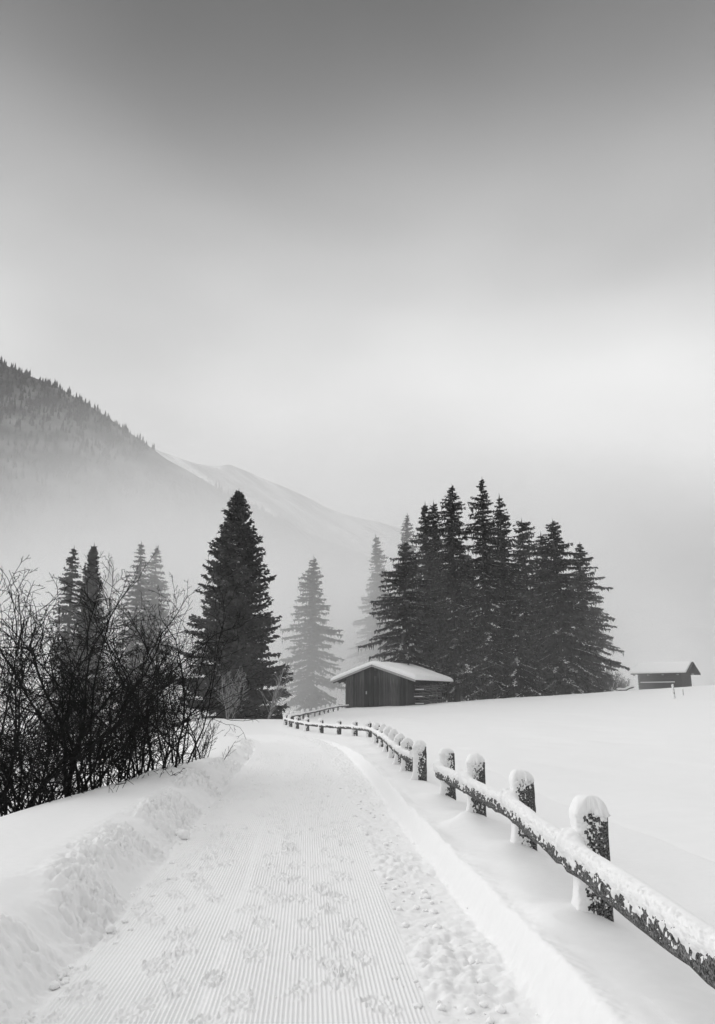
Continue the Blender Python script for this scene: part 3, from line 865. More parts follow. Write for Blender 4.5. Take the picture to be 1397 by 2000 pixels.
# ------------------------------------------------------------------ snowed posts and rails
def snow_skin(w, d, H, seed, wind=0.040, cap=0.12, patch=1.0, foot=0.10, na=72, nz=64, right_bare=1.0):
    """Snow plastered on a w x d post of height H: thick on the windward (-x) side, patchy in front (-y), none on the lee side, domed on top."""
    ang = np.linspace(0, 2 * np.pi, na, endpoint=False)
    c_, s_ = np.cos(ang), np.sin(ang)
    n_ = 6.0
    rr = (np.abs(c_ / (w / 2)) ** n_ + np.abs(s_ / (d / 2)) ** n_) ** (-1 / n_)
    px, py = c_ * rr, s_ * rr
    per = np.cumsum(np.hypot(np.diff(px, append=px[0]), np.diff(py, append=py[0])))
    zz = np.linspace(-0.12, H, nz)
    A, ZZ = np.meshgrid(np.arange(na), zz)
    u_, v_ = per[A], ZZ
    noise = 0.8 * fbm(u_ * 75 + seed * 7.7, v_ * 55, seed, 3, 0.65) + 0.35 * fbm(u_ * 13, v_ * 10 + seed, seed + 2, 2)
    big = fbm(u_ * 5 + seed, v_ * 4, seed + 9, 2)
    fxp = px / (w / 2); fyp = py / (d / 2)
    windw = sstep(-fxp, 0.45, 1.0)[A]
    front = sstep(-fyp, 0.5, 0.95)[A]
    lee = sstep(fxp, 0.80, 1.0)[A]
    rise = ZZ / H
    t = windw * wind * (1 + 0.5 * big) + front * (-0.015 + 0.018 * rise - 0.012 * fxp[A]) * patch + 0.036 * noise * (0.3 + front * patch) * (0.4 + 0.6 * (1 - windw)) + 0.022 * big * front
    t = t - 0.022 * lee * right_bare * (1.1 - 0.5 * sstep(rise, 0.8, 1.0)) - 0.014 * sstep(fyp, 0.5, 0.95)[A] * (1 - windw)
    t = t + sstep(rise, 0.80, 1.0) * 0.012
    fl = np.exp(-np.clip(ZZ, 0, None) / 0.07)
    t = t + foot * fl * (0.03 + windw + 0.08 * front) * (1 - lee)
    t = np.maximum(t, -0.02)
    nx = c_[A]; nyv = s_[A]
    V = np.stack([px[A] + nx * t, py[A] + nyv * t, ZZ], -1)
    rings = [V]
    last = V[-1].copy()
    t_s = 0.25 * (np.roll(t[-1], 3) + np.roll(t[-1], -3) + np.roll(t[-1], 6) + np.roll(t[-1], -6)); t_s = np.clip(t_s, 0.004, 0.02)
    smooth = np.stack([px + c_ * t_s, py + s_ * t_s, np.full(na, zz[-1])], -1)
    rough_ring = last.copy()
    for k in range(1, 9):
        last = rough_ring * (1 - min(1, k / 2)) + smooth * min(1, k / 2)
        a = k / 8 * math.pi / 2
        q = last.copy()
        cen = np.array([-0.012 + 0.03 * math.sin(seed * 2.3), -0.004 + 0.02 * math.cos(seed * 1.7)])
        q[:, :2] = (last[:, :2] - cen) * math.cos(a) ** 0.6 + cen if k < 8 else cen + (last[:, :2] - cen) * 0.02
        wob = 1 + 0.25 * fbm(q[:, 0] * 14 + seed, q[:, 1] * 14, seed + 3, 2)
        q[:, 2] = last[:, 2] + cap * math.sin(a) * wob * (1 - 0.28 * sstep(q[:, 0], 0, w / 2))
        rings.append(q[None])
    V = np.concatenate(rings)
    return V.reshape(-1, 3), grid_faces(len(V), na, True)

def timber_post(w, d, H, seed, nz=14):
    r = np.random.RandomState(seed)
    pr = np.array([(-1, -0.86), (-0.86, -1), (0.86, -1), (1, -0.86), (1, 0.86), (0.86, 1), (-0.86, 1), (-1, 0.86)]) * [w / 2, d / 2]
    zz = np.linspace(-0.25, H, nz)
    V = []
    for i, z in enumerate(zz):
        V.append(np.concatenate([pr * (1 + r.normal(0, 0.012)) + r.normal(0, 0.002, pr.shape), np.full((8, 1), z)], 1))
    V.append(np.concatenate([pr * 0.3, np.full((8, 1), H + 0.006)], 1))
    V.append(np.concatenate([pr * 0.01, np.full((8, 1), H + 0.006)], 1))
    return np.concatenate(V), grid_faces(nz + 2, 8, True)

def rail_meshes(a, b, hw, hh, seed, thick=0.075, detail=0.012, patch=1.0, posts=(), over=0.0):
    """A half-round rail from a to b; returns wood and snow meshes. Camera-facing side is given by the trail side (-x / -y)."""
    a = np.array(a, float); b = np.array(b, float)
    L = np.linalg.norm(b - a); t = (b - a) / L
    side = np.cross(t, [0, 0, 1.0]); side /= np.linalg.norm(side)
    if side[0] * -1.0 + side[1] * -0.6 < 0: side = -side       # points to the trail / camera
    up = np.array([0, 0, 1.0])
    nwood = 12
    ang = np.linspace(0, 2 * np.pi, 12, endpoint=False)
    W, ns = [], max(6, int(L / 0.15))
    r = np.random.RandomState(seed)
    s = np.linspace(-over, L + over, ns)
    sag = r.normal(0, 0.006, ns)
    sq = lambda an: (np.sign(np.cos(an)) * np.abs(np.cos(an)) ** 0.6, np.sign(np.sin(an)) * np.abs(np.sin(an)) ** 0.6)
    for i, q in enumerate(s):
        cc, ss = sq(ang)
        k = 1 + r.normal(0, 0.015)
        W.append(a + t * q + side * (cc * hw * k)[:, None] + up * (ss * hh * k + sag[i])[:, None])
    W = [np.repeat(W[0].mean(0)[None], 12, 0)] + W + [np.repeat(W[-1].mean(0)[None], 12, 0)]
    WV, WF = np.concatenate(W), grid_faces(len(W), 12, True)
    na = 60 if detail < 0.02 else (40 if detail < 0.04 else 16)
    ang = np.linspace(0, 2 * np.pi, na, endpoint=False)
    n2 = max(6, int(L / detail))
    s2 = np.linspace(-over, L + over, n2)
    A, SS = np.meshgrid(ang, s2)
    cc, ss = sq(A)
    ndir_c, ndir_s = np.cos(A), np.sin(A)
    topw = np.clip(ndir_s, 0, 1) ** 1.3
    front = np.clip(ndir_c, 0, 1) ** 0.6
    back = np.clip(-ndir_c, 0, 1)
    low = np.clip(-ndir_s, 0, 1)
    noise = 0.7 * fbm(A * 5.5 + SS * 20, SS * 52 + seed, seed, 3, 0.65) + 0.3 * fbm(A * 2 + SS * 5, SS * 10 + seed, seed + 1, 2)
    big = fbm(SS * 1.5 + seed, A * 0.3, seed + 4, 2)
    tt = topw * thick * (1 + 0.30 * big + 0.05 * noise) + front * (-0.013 + 0.055 * noise) * patch - 0.02 * low * (1 + back) - 0.012 * back * (1 - topw)
    tt = tt - 0.012 * front * low * 1.4
    for p in posts:
        ds = np.abs(SS - p)
        tt = tt + topw * 0.07 * np.exp(-(ds / 0.13) ** 2) + 0.012 * front * np.exp(-(ds / 0.12) ** 2)
    tt = np.maximum(tt, -0.02)
    pos = a + t * SS[..., None] + side * (cc * hw + ndir_c * tt)[..., None] + up * (ss * hh + ndir_s * tt)[..., None]
    first = np.repeat(pos[0].mean(0)[None], na, 0)[None]; last = np.repeat(pos[-1].mean(0)[None], na, 0)[None]
    pos = np.concatenate([first, pos, last])
    return WV, WF, pos.reshape(-1, 3), grid_faces(len(pos), na, True)

def add_post(fence, x, y, z, w, d, H, seed, lod=0, rot=0.0, lean=0.0, **kw):
    V, F = timber_post(w, d, H, seed)
    o = link('post', mesh_np('post', V, F, M_POST, False), fence, (x, y, z))
    o.rotation_euler = (0, lean, rot)
    if lod == 0:
        SVv, SF = snow_skin(w, d, H, seed, na=108, nz=110, **kw)
    elif lod == 1:
        SVv, SF = snow_skin(w, d, H, seed, na=60, nz=56, **kw)
    else:
        SVv, SF = snow_skin(w, d, H, seed, na=32, nz=26, **kw)
    link('post_snow', mesh_np('post_snow', SVv, SF, M_PLASTER), o)
    return o

def add_rail(fence, a, b, hw, hh, seed, **kw):
    WV, WF, V, F = rail_meshes(a, b, hw, hh, seed, **kw)
    o = link('rail', mesh_np('rail', WV, WF, M_POST), fence)
    link('rail_snow', mesh_np('rail_snow', V, F, M_PLASTER), o)
    return o

near_fence = thing('wooden_fence', 'near snow plastered fence of thick timber posts joined by one heavy rail', 'fence', (0, 0, 0), 0)
PH = [0.66, 0.66, 0.66, 0.66, 0.66]
for i, (px, py) in enumerate(POSTS_NEAR):
    add_post(near_fence, px, py, gz(px, py) - 0.03, 0.20, 0.15, PH[i], 500 + i, 0 if i < 4 else 1, 0.0, (0.0, 0.02, 0.0, 0.01, -0.01)[i], wind=0.020, foot=0.07, cap=(0.10, 0.115, 0.085, 0.10, 0.075)[i])
RZ = 0.34
for i in range(4):
    (ax, ay), (bx_, by_) = POSTS_NEAR[i], POSTS_NEAR[i + 1]
    za, zb = gz(ax, ay) + RZ, gz(bx_, by_) + RZ
    A_ = np.array((ax - 0.135, ay, za)); B_ = np.array((bx_ - 0.135, by_, zb))
    Lr = np.linalg.norm(B_ - A_)
    if i == 3:
        B_ = B_ + (B_ - A_) / Lr * 0.10
    add_rail(near_fence, A_, B_, 0.048, 0.078, 520 + i, thick=0.048, posts=(0.0, Lr), detail=0.009 if i < 3 else 0.014)

far_fence = thing('wooden_fence', 'long snow capped fence curving round the trail bend up to the barn', 'fence', (0, 0, 0), 0)
far_posts = [(float(xf(y)), y) for y in (14.5, 16.6, 18.4, 20.3, 22.4, 24.8, 27.4, 30.2, 33.0)]
far_posts += [(at(u, 1430, y)[0], y) for u, y in ((694, 35.2), (662, 36.8), (628, 38.6), (600, 40.6), (580, 42.8), (567, 45.0), (558, 47.2))]
n_front = len(far_posts)
far_posts += [(at(u, 1405, y)[0], y) for u, y in ((563, 49.2), (571, 50.8), (578, 52.2), (584, 53.6), (591, 55.2), (601, 57.0), (613, 59.0), (623, 60.8), (632, 62.6), (640, 64.4), (650, 66.4), (659, 68.2))]
fz = []
for i, (px, py) in enumerate(far_posts):
    z = gz(px, py)
    fz.append(z)
    H = 0.62 if i < n_front else 0.60
    add_post(far_fence, px, py, z - 0.05, 0.20, 0.14, H, 540 + i, 1 if i < 3 else 2, 0.0 if i < 8 else (-0.3 if i < n_front else 0.5), rb.normal(0, 0.02), wind=0.045, cap=rb.uniform(0.07, 0.14), patch=1.3 if i < 9 else 0.8)
for i in range(len(far_posts) - 1):
    (ax, ay), (bx_, by_) = far_posts[i], far_posts[i + 1]
    off = -0.12 if i < 9 else (-0.06 if i < n_front else 0.06)
    offy = 0 if i < 8 else -0.10
    A_ = np.array((ax + off, ay + offy, fz[i] + 0.33)); B_ = np.array((bx_ + off, by_ + offy, fz[i + 1] + 0.33))
    add_rail(far_fence, A_, B_, 0.04, 0.065, 580 + i, thick=0.055, posts=(0.0, np.linalg.norm(B_ - A_)), detail=0.03 if i < 4 else 0.08)
lx, ly = far_posts[-1]
end = np.array(at(681, 1383, 70.6)); end[2] = gz(end[0], 70.6) + 0.3
add_rail(far_fence, (lx + 0.06, ly, fz[-1] + 0.33), end, 0.04, 0.065, 640, thick=0.04, detail=0.08)

# ------------------------------------------------------------------ board barn
PSI = rad(33)
ax_, ay_, az_ = at(737, 1297, 72.0)
rv = np.array([math.cos(PSI), -math.sin(PSI)]); dv = np.array([math.sin(PSI), math.cos(PSI)])
bo = np.array([ax_ - 0.5, ay_]) + dv * 0.7
zb = gz(bo[0] - rv[0] * 3.3, bo[1] - rv[1] * 3.3) - 0.1
barn = thing('barn', 'board walled barn with low snow covered gable roof at the field edge', 'barn', (bo[0], bo[1], zb), -PSI)
RH = az_ - zb - 0.12                 # underside of the roof at the ridge
HWALL, HROOF, LEN = 3.35, 4.55, 6.2
PITCH = 0.315
EAVE = RH - PITCH * HWALL
rbn = np.random.RandomState(9)
# front: separate vertical boards
xb = -HWALL
while xb < HWALL - 0.05:
    wb = min(rbn.uniform(0.19, 0.29), HWALL - xb)
    x0, x1 = xb + 0.012, xb + wb - 0.012
    f0 = -0.03 - rbn.uniform(0, 0.05)
    mb = MB()
    t0, t1 = RH - PITCH * abs(x0) - 0.03, RH - PITCH * abs(x1) - 0.03
    zb0 = -0.6
    mb.hexa([(x0, f0, zb0), (x1, f0, zb0), (x1, 0.0, zb0), (x0, 0.0, zb0), (x0, f0, t0), (x1, f0, t1), (x1, 0.0, t1), (x0, 0.0, t0)])
    mb.build('plank', M_BOARD, barn)
    xb += wb
# dark core and side walls
mb = MB()
c0, c1 = 0.01, LEN
HW2 = HWALL - 0.02
mb.hexa([(-HW2, c0, -0.6), (HW2, c0, -0.6), (HW2, c1, -0.6), (-HW2, c1, -0.6), (-HW2, c0, EAVE - 0.05), (HW2, c0, EAVE - 0.05), (HW2, c1, EAVE - 0.05), (-HW2, c1, EAVE - 0.05)])
mb.hexa([(-HW2, c0 + 0.01, EAVE - 0.06), (HW2, c0 + 0.01, EAVE - 0.06), (HW2, c1 - 0.01, EAVE - 0.06), (-HW2, c1 - 0.01, EAVE - 0.06), (-0.05, c0 + 0.01, RH - 0.06), (0.05, c0 + 0.01, RH - 0.06), (0.05, c1 - 0.01, RH - 0.06), (-0.05, c1 - 0.01, RH - 0.06)])
mb.build('wall', M_DARKWOOD, barn)
yb = 0.0
while yb < LEN - 0.05:
    wb = min(rbn.uniform(0.2, 0.3), LEN - yb)
    mb = MB()
    mb.box(HWALL - 0.015, HWALL + 0.012 + rbn.uniform(0, 0.02), yb + 0.006, yb + wb - 0.006, -0.6, EAVE - 0.04)
    mb.build('plank', M_DARKWOOD, barn)
    yb += wb
# roof boards (two slopes), overhanging
F0, F1 = -0.7, LEN + 0.5
mb = MB()
zr = RH
for sgn in (-1, 1):
    e = HROOF * sgn
    ze = RH - PITCH * HROOF
    p = [(0, F0, zr), (e, F0, ze), (e, F1, ze), (0, F1, zr)]
    if sgn < 0: p = p[::-1]
    lo = [(q[0], q[1], q[2]) for q in p]; hi = [(q[0], q[1], q[2] + 0.07) for q in p]
    mb.hexa(lo + hi)
roof = mb.build('roof', M_DARKWOOD, barn)
# snow blanket
nxr, nyr = 61, 41
xs_ = np.linspace(-HROOF - 0.06, HROOF + 0.06, nxr); ys_ = np.linspace(F0 - 0.05, F1 + 0.04, nyr)
GXr, GYr = np.meshgrid(xs_, ys_)
under = RH + 0.075 - PITCH * np.abs(GXr)
ed = np.minimum(HROOF + 0.06 - np.abs(GXr), np.minimum(GYr - ys_[0], ys_[-1] - GYr))
th = 0.26 * (1 - np.exp(-(ed + 0.02) / 0.12)) + 0.10 + 0.09 * fbm(GXr * 0.9, GYr * 0.9, 61, 2)
topz = RH + 0.075 - PITCH * np.sqrt(GXr ** 2 + 0.06) + 0.07 + th
Vt = np.stack([GXr, GYr, topz], -1).reshape(-1, 3); Vb = np.stack([GXr, GYr, under], -1).reshape(-1, 3)
nT = len(Vt)
f = grid_faces(nyr, nxr)
idx = np.arange(nT).reshape(nyr, nxr)
loop = np.concatenate([idx[0, :], idx[1:, -1], idx[-1, -2::-1], idx[-2:0:-1, 0]])
nxt = np.roll(loop, -1)
side_f = np.stack([loop, loop + nT, nxt + nT, nxt], -1)
link('roof_snow', mesh_np('roof_snow', np.concatenate([Vt, Vb]), np.concatenate([f, f[:, ::-1] + nT, side_f]), M_SNOW), roof)
# barge boards along the front gable, rafters under the eaves
for sgn in (-1, 1):
    e = HROOF * sgn
    mb = MB(); mb.beam((0.02 * sgn, F0 - 0.03, RH - 0.03), (e, F0 - 0.03, RH - PITCH * HROOF - 0.03), 0.035, 0.17); mb.build('barge_board', M_TRIM, roof)
    k = 0
    yy = F0 + 0.25
    while yy < F1:
        mb = MB(); mb.beam((HWALL * 0.93 * sgn, yy, RH - PITCH * HWALL * 0.93 - 0.08), (HROOF * 0.985 * sgn, yy, RH - PITCH * HROOF * 0.985 - 0.08), 0.10, 0.14); mb.build('rafter', M_DARKWOOD, roof)
        yy += 0.95
for xq in (-HWALL, 0.0, HWALL):
    mb = MB(); mb.beam((xq, F0 + 0.05, RH - PITCH * abs(xq) - 0.14), (xq, 0.0, RH - PITCH * abs(xq) - 0.14), 0.16, 0.20); mb.build('purlin', M_DARKWOOD, roof)
mb = MB(); mb.box(-0.12, 0.12, -0.13, -0.085, RH - 0.95, RH - 0.45); mb.build('vent_board', M_DARKWOOD, barn)
mb = MB(); mb.box(-1.04, -0.92, -0.11, -0.082, 1.35, 1.62); mb.build('latch', M_TRIM, barn)
for (xq, yq) in ((HROOF - 0.35, LEN + 0.2), (HROOF - 0.35, LEN * 0.72)):
    mb = MB(); mb.box(xq - 0.07, xq + 0.07, yq - 0.07, yq + 0.07, -0.5, RH - PITCH * xq - 0.03); mb.build('eave_post', M_DARKWOOD, barn)
mb = MB(); mb.box(-HWALL - 0.02, -HWALL + 0.12, -0.13, -0.085, -0.5, 0.42); mb.build('corner_board', M_TRIM, barn)

# crates stacked under the eave
def make_crate(name, label, loc, rz, w, d, h, seed):
    r = np.random.RandomState(seed)
    t = thing(name, label, 'crate', loc, rz, 'slatted crates stacked under the barn eave')
    for sx in (-1, 1):
        for sy in (-1, 1):
            mb = MB(); mb.box(sx * w / 2 - 0.04, sx * w / 2 + 0.04, sy * d / 2 - 0.04, sy * d / 2 + 0.04, 0, h); mb.build('corner_post', M_CRATE, t)
    for sy in (-1, 1):
        for k in range(3):
            z0 = 0.05 + k * (h - 0.08) / 3
            mb = MB(); y0 = sy * (d / 2 + 0.055); mb.box(-w / 2 - 0.03, w / 2 + 0.03, y0 - 0.012, y0 + 0.012, z0, z0 + (h - 0.2) / 4); mb.build('slat', M_CRATE, t)
    for sx in (-1, 1):
        for k in range(3):
            z0 = 0.05 + k * (h - 0.08) / 3
            mb = MB(); x0 = sx * (w / 2 + 0.055); mb.box(x0 - 0.012, x0 + 0.012, -d / 2 - 0.03, d / 2 + 0.03, z0, z0 + (h - 0.2) / 4); mb.build('slat', M_CRATE, t)
    mb = MB(); mb.box(-w / 2 + 0.045, w / 2 - 0.045, -d / 2 + 0.045, d / 2 - 0.045, 0.02, 0.06); mb.build('bottom', M_CRATE, t)
    # snow blown onto the upper slats and rim
    g = 9
    gx_, gy_ = np.meshgrid(np.linspace(-w / 2 + 0.02, w / 2 - 0.02, g), np.linspace(-d / 2 - 0.06, d / 2 - 0.3, g))
    zt = h * 0.42 + 0.10 * fbm(gx_ * 3 + seed, gy_ * 3, seed, 2) - 0.25 * (gy_ + d / 2)
    zt = np.minimum(zt, h - 0.03)
    Vt = np.stack([gx_, gy_, zt], -1).reshape(-1, 3); Vb = Vt.copy(); Vb[:, 2] = 0.065
    idx = np.arange(g * g).reshape(g, g); lp = np.concatenate([idx[0, :], idx[1:, -1], idx[-1, -2::-1], idx[-2:0:-1, 0]]); nx2 = np.roll(lp, -1)
    link('crate_snow', mesh_np('crate_snow', np.concatenate([Vt, Vb]), np.concatenate([grid_faces(g, g), grid_faces(g, g)[:, ::-1] + g * g, np.stack([lp, lp + g * g, nx2 + g * g, nx2], -1)]), M_PLASTER), t)
    return t

def barn_pt(lx_, ly_):
    p = bo + rv * lx_ + dv * ly_
    return p[0], p[1]
rows_lab = ('lowest', 'middle', 'top')
cols_lab = ('nearest the gable front', 'of the middle stack', 'beside the eave post')
for c in range(3):
    qx, qy = barn_pt(HWALL + 0.62, 1.55 + c * 1.22)
    zg = gz(qx, qy) - 0.1
    for k in range(3):
        make_crate('wooden_crate', '%s grey slatted crate %s under the barn eave' % (rows_lab[k], cols_lab[c]), (qx + rbn.normal(0, 0.04), qy + rbn.normal(0, 0.04), zg + 0.60 * k + 0.02 * k), -PSI + rbn.normal(0, 0.05), 0.92, 1.02, 0.58, 700 + c * 3 + k)

# ------------------------------------------------------------------ log barn far right
bx0, by0, bz0 = at(1250, 1345, 98)
LB_ROT = rad(-38)
lz0 = gz(bx0 + 3, 98) - 0.35
logb = thing('log_barn', 'small log barn with steep snowy roof on the hill at the right', 'barn', (bx0, 98, lz0), LB_ROT)
LW, LD = 5.0, 4.2
wall_h = at(1250, 1316, 98)[2] - lz0
nlog = 11
for k in range(nlog):
    z0 = wall_h * k / nlog
    mb = MB(); mb.box(-0.12, LW + 0.12, -0.10 + 0.012 * (k % 2), 0.10, z0 + 0.012, z0 + wall_h / nlog - 0.004)
    mb.build('log', M_DARKWOOD, logb, bevel=0.03)
    mb = MB(); mb.box(LW - 0.10, LW + 0.10 - 0.008 * (k % 2), 0.102, LD, z0 + 0.012, z0 + wall_h / nlog - 0.004)
    mb.build('log', M_DARKWOOD, logb, bevel=0.03)
mb = MB(); mb.box(0.05, LW - 0.12, 0.103, LD - 0.05, 0, wall_h - 0.01); mb.build('wall', M_DARKWOOD, logb)
rise = at(1340, 1294, 98)[2] - lz0 - wall_h
mb = MB()
e0, e1 = -0.75, LW + 1.0
yl, yh, yr = -0.75, LD / 2, LD + 0.75
zl = wall_h - 0.12
ztop = wall_h + rise - 0.15
mb.hexa([(e0, yl, zl), (e1, yl, zl), (e1, yh, ztop), (e0, yh, ztop), (e0, yl, zl + 0.10), (e1, yl, zl + 0.10), (e1, yh, ztop + 0.10), (e0, yh, ztop + 0.10)])
mb.hexa([(e0, yh, ztop), (e1, yh, ztop), (e1, yr, zl), (e0, yr, zl), (e0, yh, ztop + 0.10), (e1, yh, ztop + 0.10), (e1, yr, zl + 0.10), (e0, yr, zl + 0.10)])
lroof = mb.build('roof', M_DARKWOOD, logb)
mb = MB()
mb.hexa([(e0 + 0.02, yl + 0.02, zl + 0.104), (e1 - 0.1, yl + 0.02, zl + 0.104), (e1 - 0.1, yh, ztop + 0.104), (e0 + 0.02, yh, ztop + 0.104), (e0 + 0.10, yl + 0.05, zl + 0.30), (e1 - 0.2, yl + 0.05, zl + 0.30), (e1 - 0.2, yh, ztop + 0.24), (e0 + 0.30, yh, ztop + 0.24)])
mb.hexa([(e0 + 0.02, yh + 0.002, ztop + 0.104), (e1 - 0.1, yh + 0.002, ztop + 0.104), (e1 - 0.1, yr - 0.02, zl + 0.104), (e0 + 0.02, yr - 0.02, zl + 0.104), (e0 + 0.30, yh + 0.002, ztop + 0.24), (e1 - 0.2, yh + 0.002, ztop + 0.24), (e1 - 0.2, yr - 0.05, zl + 0.30), (e0 + 0.10, yr - 0.05, zl + 0.30)])
mb.build('roof_snow', M_SNOW, lroof, bevel=0.05)
mb = MB(); mb.beam((e1 + 0.02, yl, zl + 0.06), (e1 + 0.02, yh, ztop + 0.06), 0.06, 0.24); mb.build('barge_board', M_DARKWOOD, lroof)
mb = MB(); mb.beam((e1 + 0.02, yh, ztop + 0.06), (e1 + 0.02, yr, zl + 0.06), 0.06, 0.24); mb.build('barge_board', M_DARKWOOD, lroof)
gz_ = [(LW - 0.02, 0.0, wall_h), (LW + 0.06, 0.0, wall_h), (LW + 0.06, LD, wall_h), (LW - 0.02, LD, wall_h), (LW - 0.02, yh - 0.05, ztop), (LW + 0.06, yh - 0.05, ztop), (LW + 0.06, yh + 0.05, ztop), (LW - 0.02, yh + 0.05, ztop)]
mb = MB(); mb.hexa(gz_); mb.build('gable', M_DARKWOOD, logb)
mb = MB(); mb.box(0.2, LW * 0.86, -0.22, -0.104, wall_h * 0.46, wall_h * 0.50); ledge = mb.build('ledge', M_DARKWOOD, logb)
mb = MB(); mb.box(0.2, LW * 0.86, -0.225, -0.108, wall_h * 0.502, wall_h * 0.55); mb.build('ledge_snow', M_SNOW, ledge, bevel=0.02)
for k in range(5):
    xq = e0 + 0.3 + k * 1.75
    mb = MB(); mb.box(xq - 0.05, xq + 0.05, yl + 0.05, -0.11, zl - 0.14, zl - 0.004); mb.build('rafter', M_TRIM, lroof)

# marker stakes and a snowed log on the field
def stake(label, u, v0, v1, y, w, seed, lean):
    x, _, z0 = at(u, v0, y); zt = at(u, v1, y)[2]; zg = gz(x, y)
    t = thing('marker_stake', label, 'stake', (x, y, zg - 0.02))
    H = max(0.25, zt - zg)
    V, F = timber_post(w, w, H, seed); o = link('post', mesh_np('post', V, F, M_POST, False), t); o.rotation_euler = (0, lean, 0)
    V, F = snow_skin(w, w, H, seed, 0.05, 0.06, 0.6, 0.03, 28, 20); link('post_snow', mesh_np('post_snow', V, F, M_PLASTER), o)
stake('short dark stake with snow stuck to one side, in front of the log barn', 1317, 1354, 1337, 62, 0.10, 801, -0.05)
stake('tiny thin stake poking from the snow near the log barn corner', 1334, 1350, 1346, 64, 0.05, 802, 0.0)

lgx, lgy, _ = at(1222, 1352, 80)
lgz = gz(lgx, lgy)
logt = thing('fallen_log', 'snow covered fallen log propped on the field crest near the grove', 'log', (lgx, lgy, lgz), rad(8))
ln = [(np.array([(-0.9 + 1.8 * k / 6, 0, 0.05 + 0.40 * (k / 6) ** 1.8 + 0.04 * math.sin(k * 1.7)) for k in range(7)]), 0.13, 0.10)]
V, F = tubes(ln, 8); lw = link('trunk', mesh_np('trunk', V, F, M_BARK), logt)
ln = [(np.array([(-0.93 + 1.87 * k / 6, -0.02, 0.16 + 0.40 * (k / 6) ** 1.8 + 0.05 * math.sin(k * 1.7)) for k in range(7)]), 0.13, 0.11)]
V, F = tubes(ln, 8); link('log_snow', mesh_np('log_snow', V, F, M_PLASTER), lw)

# ------------------------------------------------------------------ loose snow
ico_v = []
ph = (1 + 5 ** 0.5) / 2
for a_ in (-1, 1):
    for b_ in (-ph, ph):
        ico_v += [(0, a_, b_), (a_, b_, 0), (b_, 0, a_)]
ico_v = np.array(ico_v, float); ico_v /= np.linalg.norm(ico_v[0])
import bmesh
def clod_mesh(name, seed, sub=2):
    bm = bmesh.new(); bmesh.ops.create_icosphere(bm, subdivisions=sub, radius=1.0)
    bm.verts.index_update(); bm.faces.index_update()
    v = np.array([p.co[:] for p in bm.verts]); f = np.array([[p.index for p in q.verts] for q in bm.faces]); bm.free()
    n = 1 + 0.45 * fbm(v[:, 0] * 1.3 + seed, v[:, 1] * 1.3 + v[:, 2], seed, 3)
    return v * n[:, None] * np.array([1, 1, 0.75]), f
protos = [clod_mesh('c', s, 1) for s in range(6)]
rc = np.random.RandomState(21)
CVs, CFs, c = [], [], 0
def scatter(n, tf, yf, smin, smax):
    global c
    for k in range(n):
        y = yf(); t = tf(y); x = float(cx(y)) + t
        s = smin + (smax - smin) * rc.rand() ** 5
        v, f = protos[rc.randint(6)]
        a = rc.rand() * 6.28
        q = v * s
        q = np.stack([q[:, 0] * math.cos(a) - q[:, 1] * math.sin(a) + x, q[:, 0] * math.sin(a) + q[:, 1] * math.cos(a) + y, q[:, 2] + gz(x, y) + s * 0.05], -1)
        CVs.append(q); CFs.append(f + c); c += len(q)
near_y = lambda: 3.6 + 12 * rc.rand() ** 1.8
scatter(620, lambda y: rc.normal(1.25, 0.17), near_y, 0.004, 0.038)
scatter(200, lambda y: -float(half_l(y)) + 0.03 + abs(rc.normal(0, 0.10)) - 0.06, near_y, 0.004, 0.034)
scatter(160, lambda y: rc.uniform(-1.0, 1.05), near_y, 0.004, 0.014)
clods = link('snow_crumb_litter', mesh_np('snow_crumb_litter', np.concatenate(CVs), np.concatenate(CFs), M_CLOD, False))
tag(clods, 'small loose snow crumbs littering the edges of the groomed trail', 'snow', kind='stuff')
for i, (u, v, y, s, lab) in enumerate(((216, 1808, 6.05, 0.040, 'fist sized snow clod lying at the foot of the left bank'), (355, 1627, 9.9, 0.085, 'large round snow clod stuck in the left bank face'), (245, 1785, 6.3, 0.024, 'small snow clod on the comb marks just right of a bigger one'))):
    x, _, z = at(u, v, y)
    vv, ff = clod_mesh('clod', 30 + i, 3)
    o = link('snow_clod', mesh_np('snow_clod', vv * s, ff, M_CLOD), None, (x, y, gz(x, y) + s * 0.45))
    tag(o, lab, 'snow clod')

# ------------------------------------------------------------------ air: even haze, and two banks of valley fog
def box_obj(name, x0, x1, y0, y1, z0, z1, mat):
    mb = MB(); mb.box(x0, x1, y0, y1, z0, z1)
    o = mb.build(name, mat)
    o['kind'] = 'stuff'
    return o
def fog_mesh(name, outline, z0, ztop, seed, mat, wob=6.0, taper=((1.0, 0.22), (0.92, 0.5), (0.84, 0.70), (0.70, 0.86), (0.45, 0.97), (0.2, 1.03))):
    """closed fog body: outline in plan, softly rolling top"""
    n = len(outline)
    P = np.array(outline, float)
    cen = P.mean(0)
    rings = [np.concatenate([P, np.full((n, 1), z0)], 1)]
    for k, (sc, zf) in enumerate(taper):
        q = cen + (P - cen) * sc
        z = z0 + (ztop - z0) * zf + (wob * vnoise(q[:, 0] * 0.02, q[:, 1] * 0.02, seed) if k > 0 else 0)
        rings.append(np.concatenate([q, np.broadcast_to(z, (n,))[:, None]], 1))
    V = np.concatenate(rings)
    V = np.concatenate([V, [[cen[0], cen[1], z0 + (ztop - z0) * 1.05]]])
    F = [list(x) for x in grid_faces(len(rings), n, True)]
    base = (len(rings) - 1) * n; tip = len(V) - 1
    F += [[base + i, base + (i + 1) % n, tip] for i in range(n)]
    F.append(list(range(n))[::-1])
    me = bpy.data.meshes.new(name); me.from_pydata([tuple(v) for v in V], [], F); me.materials.append(mat)
    for p in me.polygons: p.use_smooth = True
    o = link(name, me); o['kind'] = 'stuff'
    return o

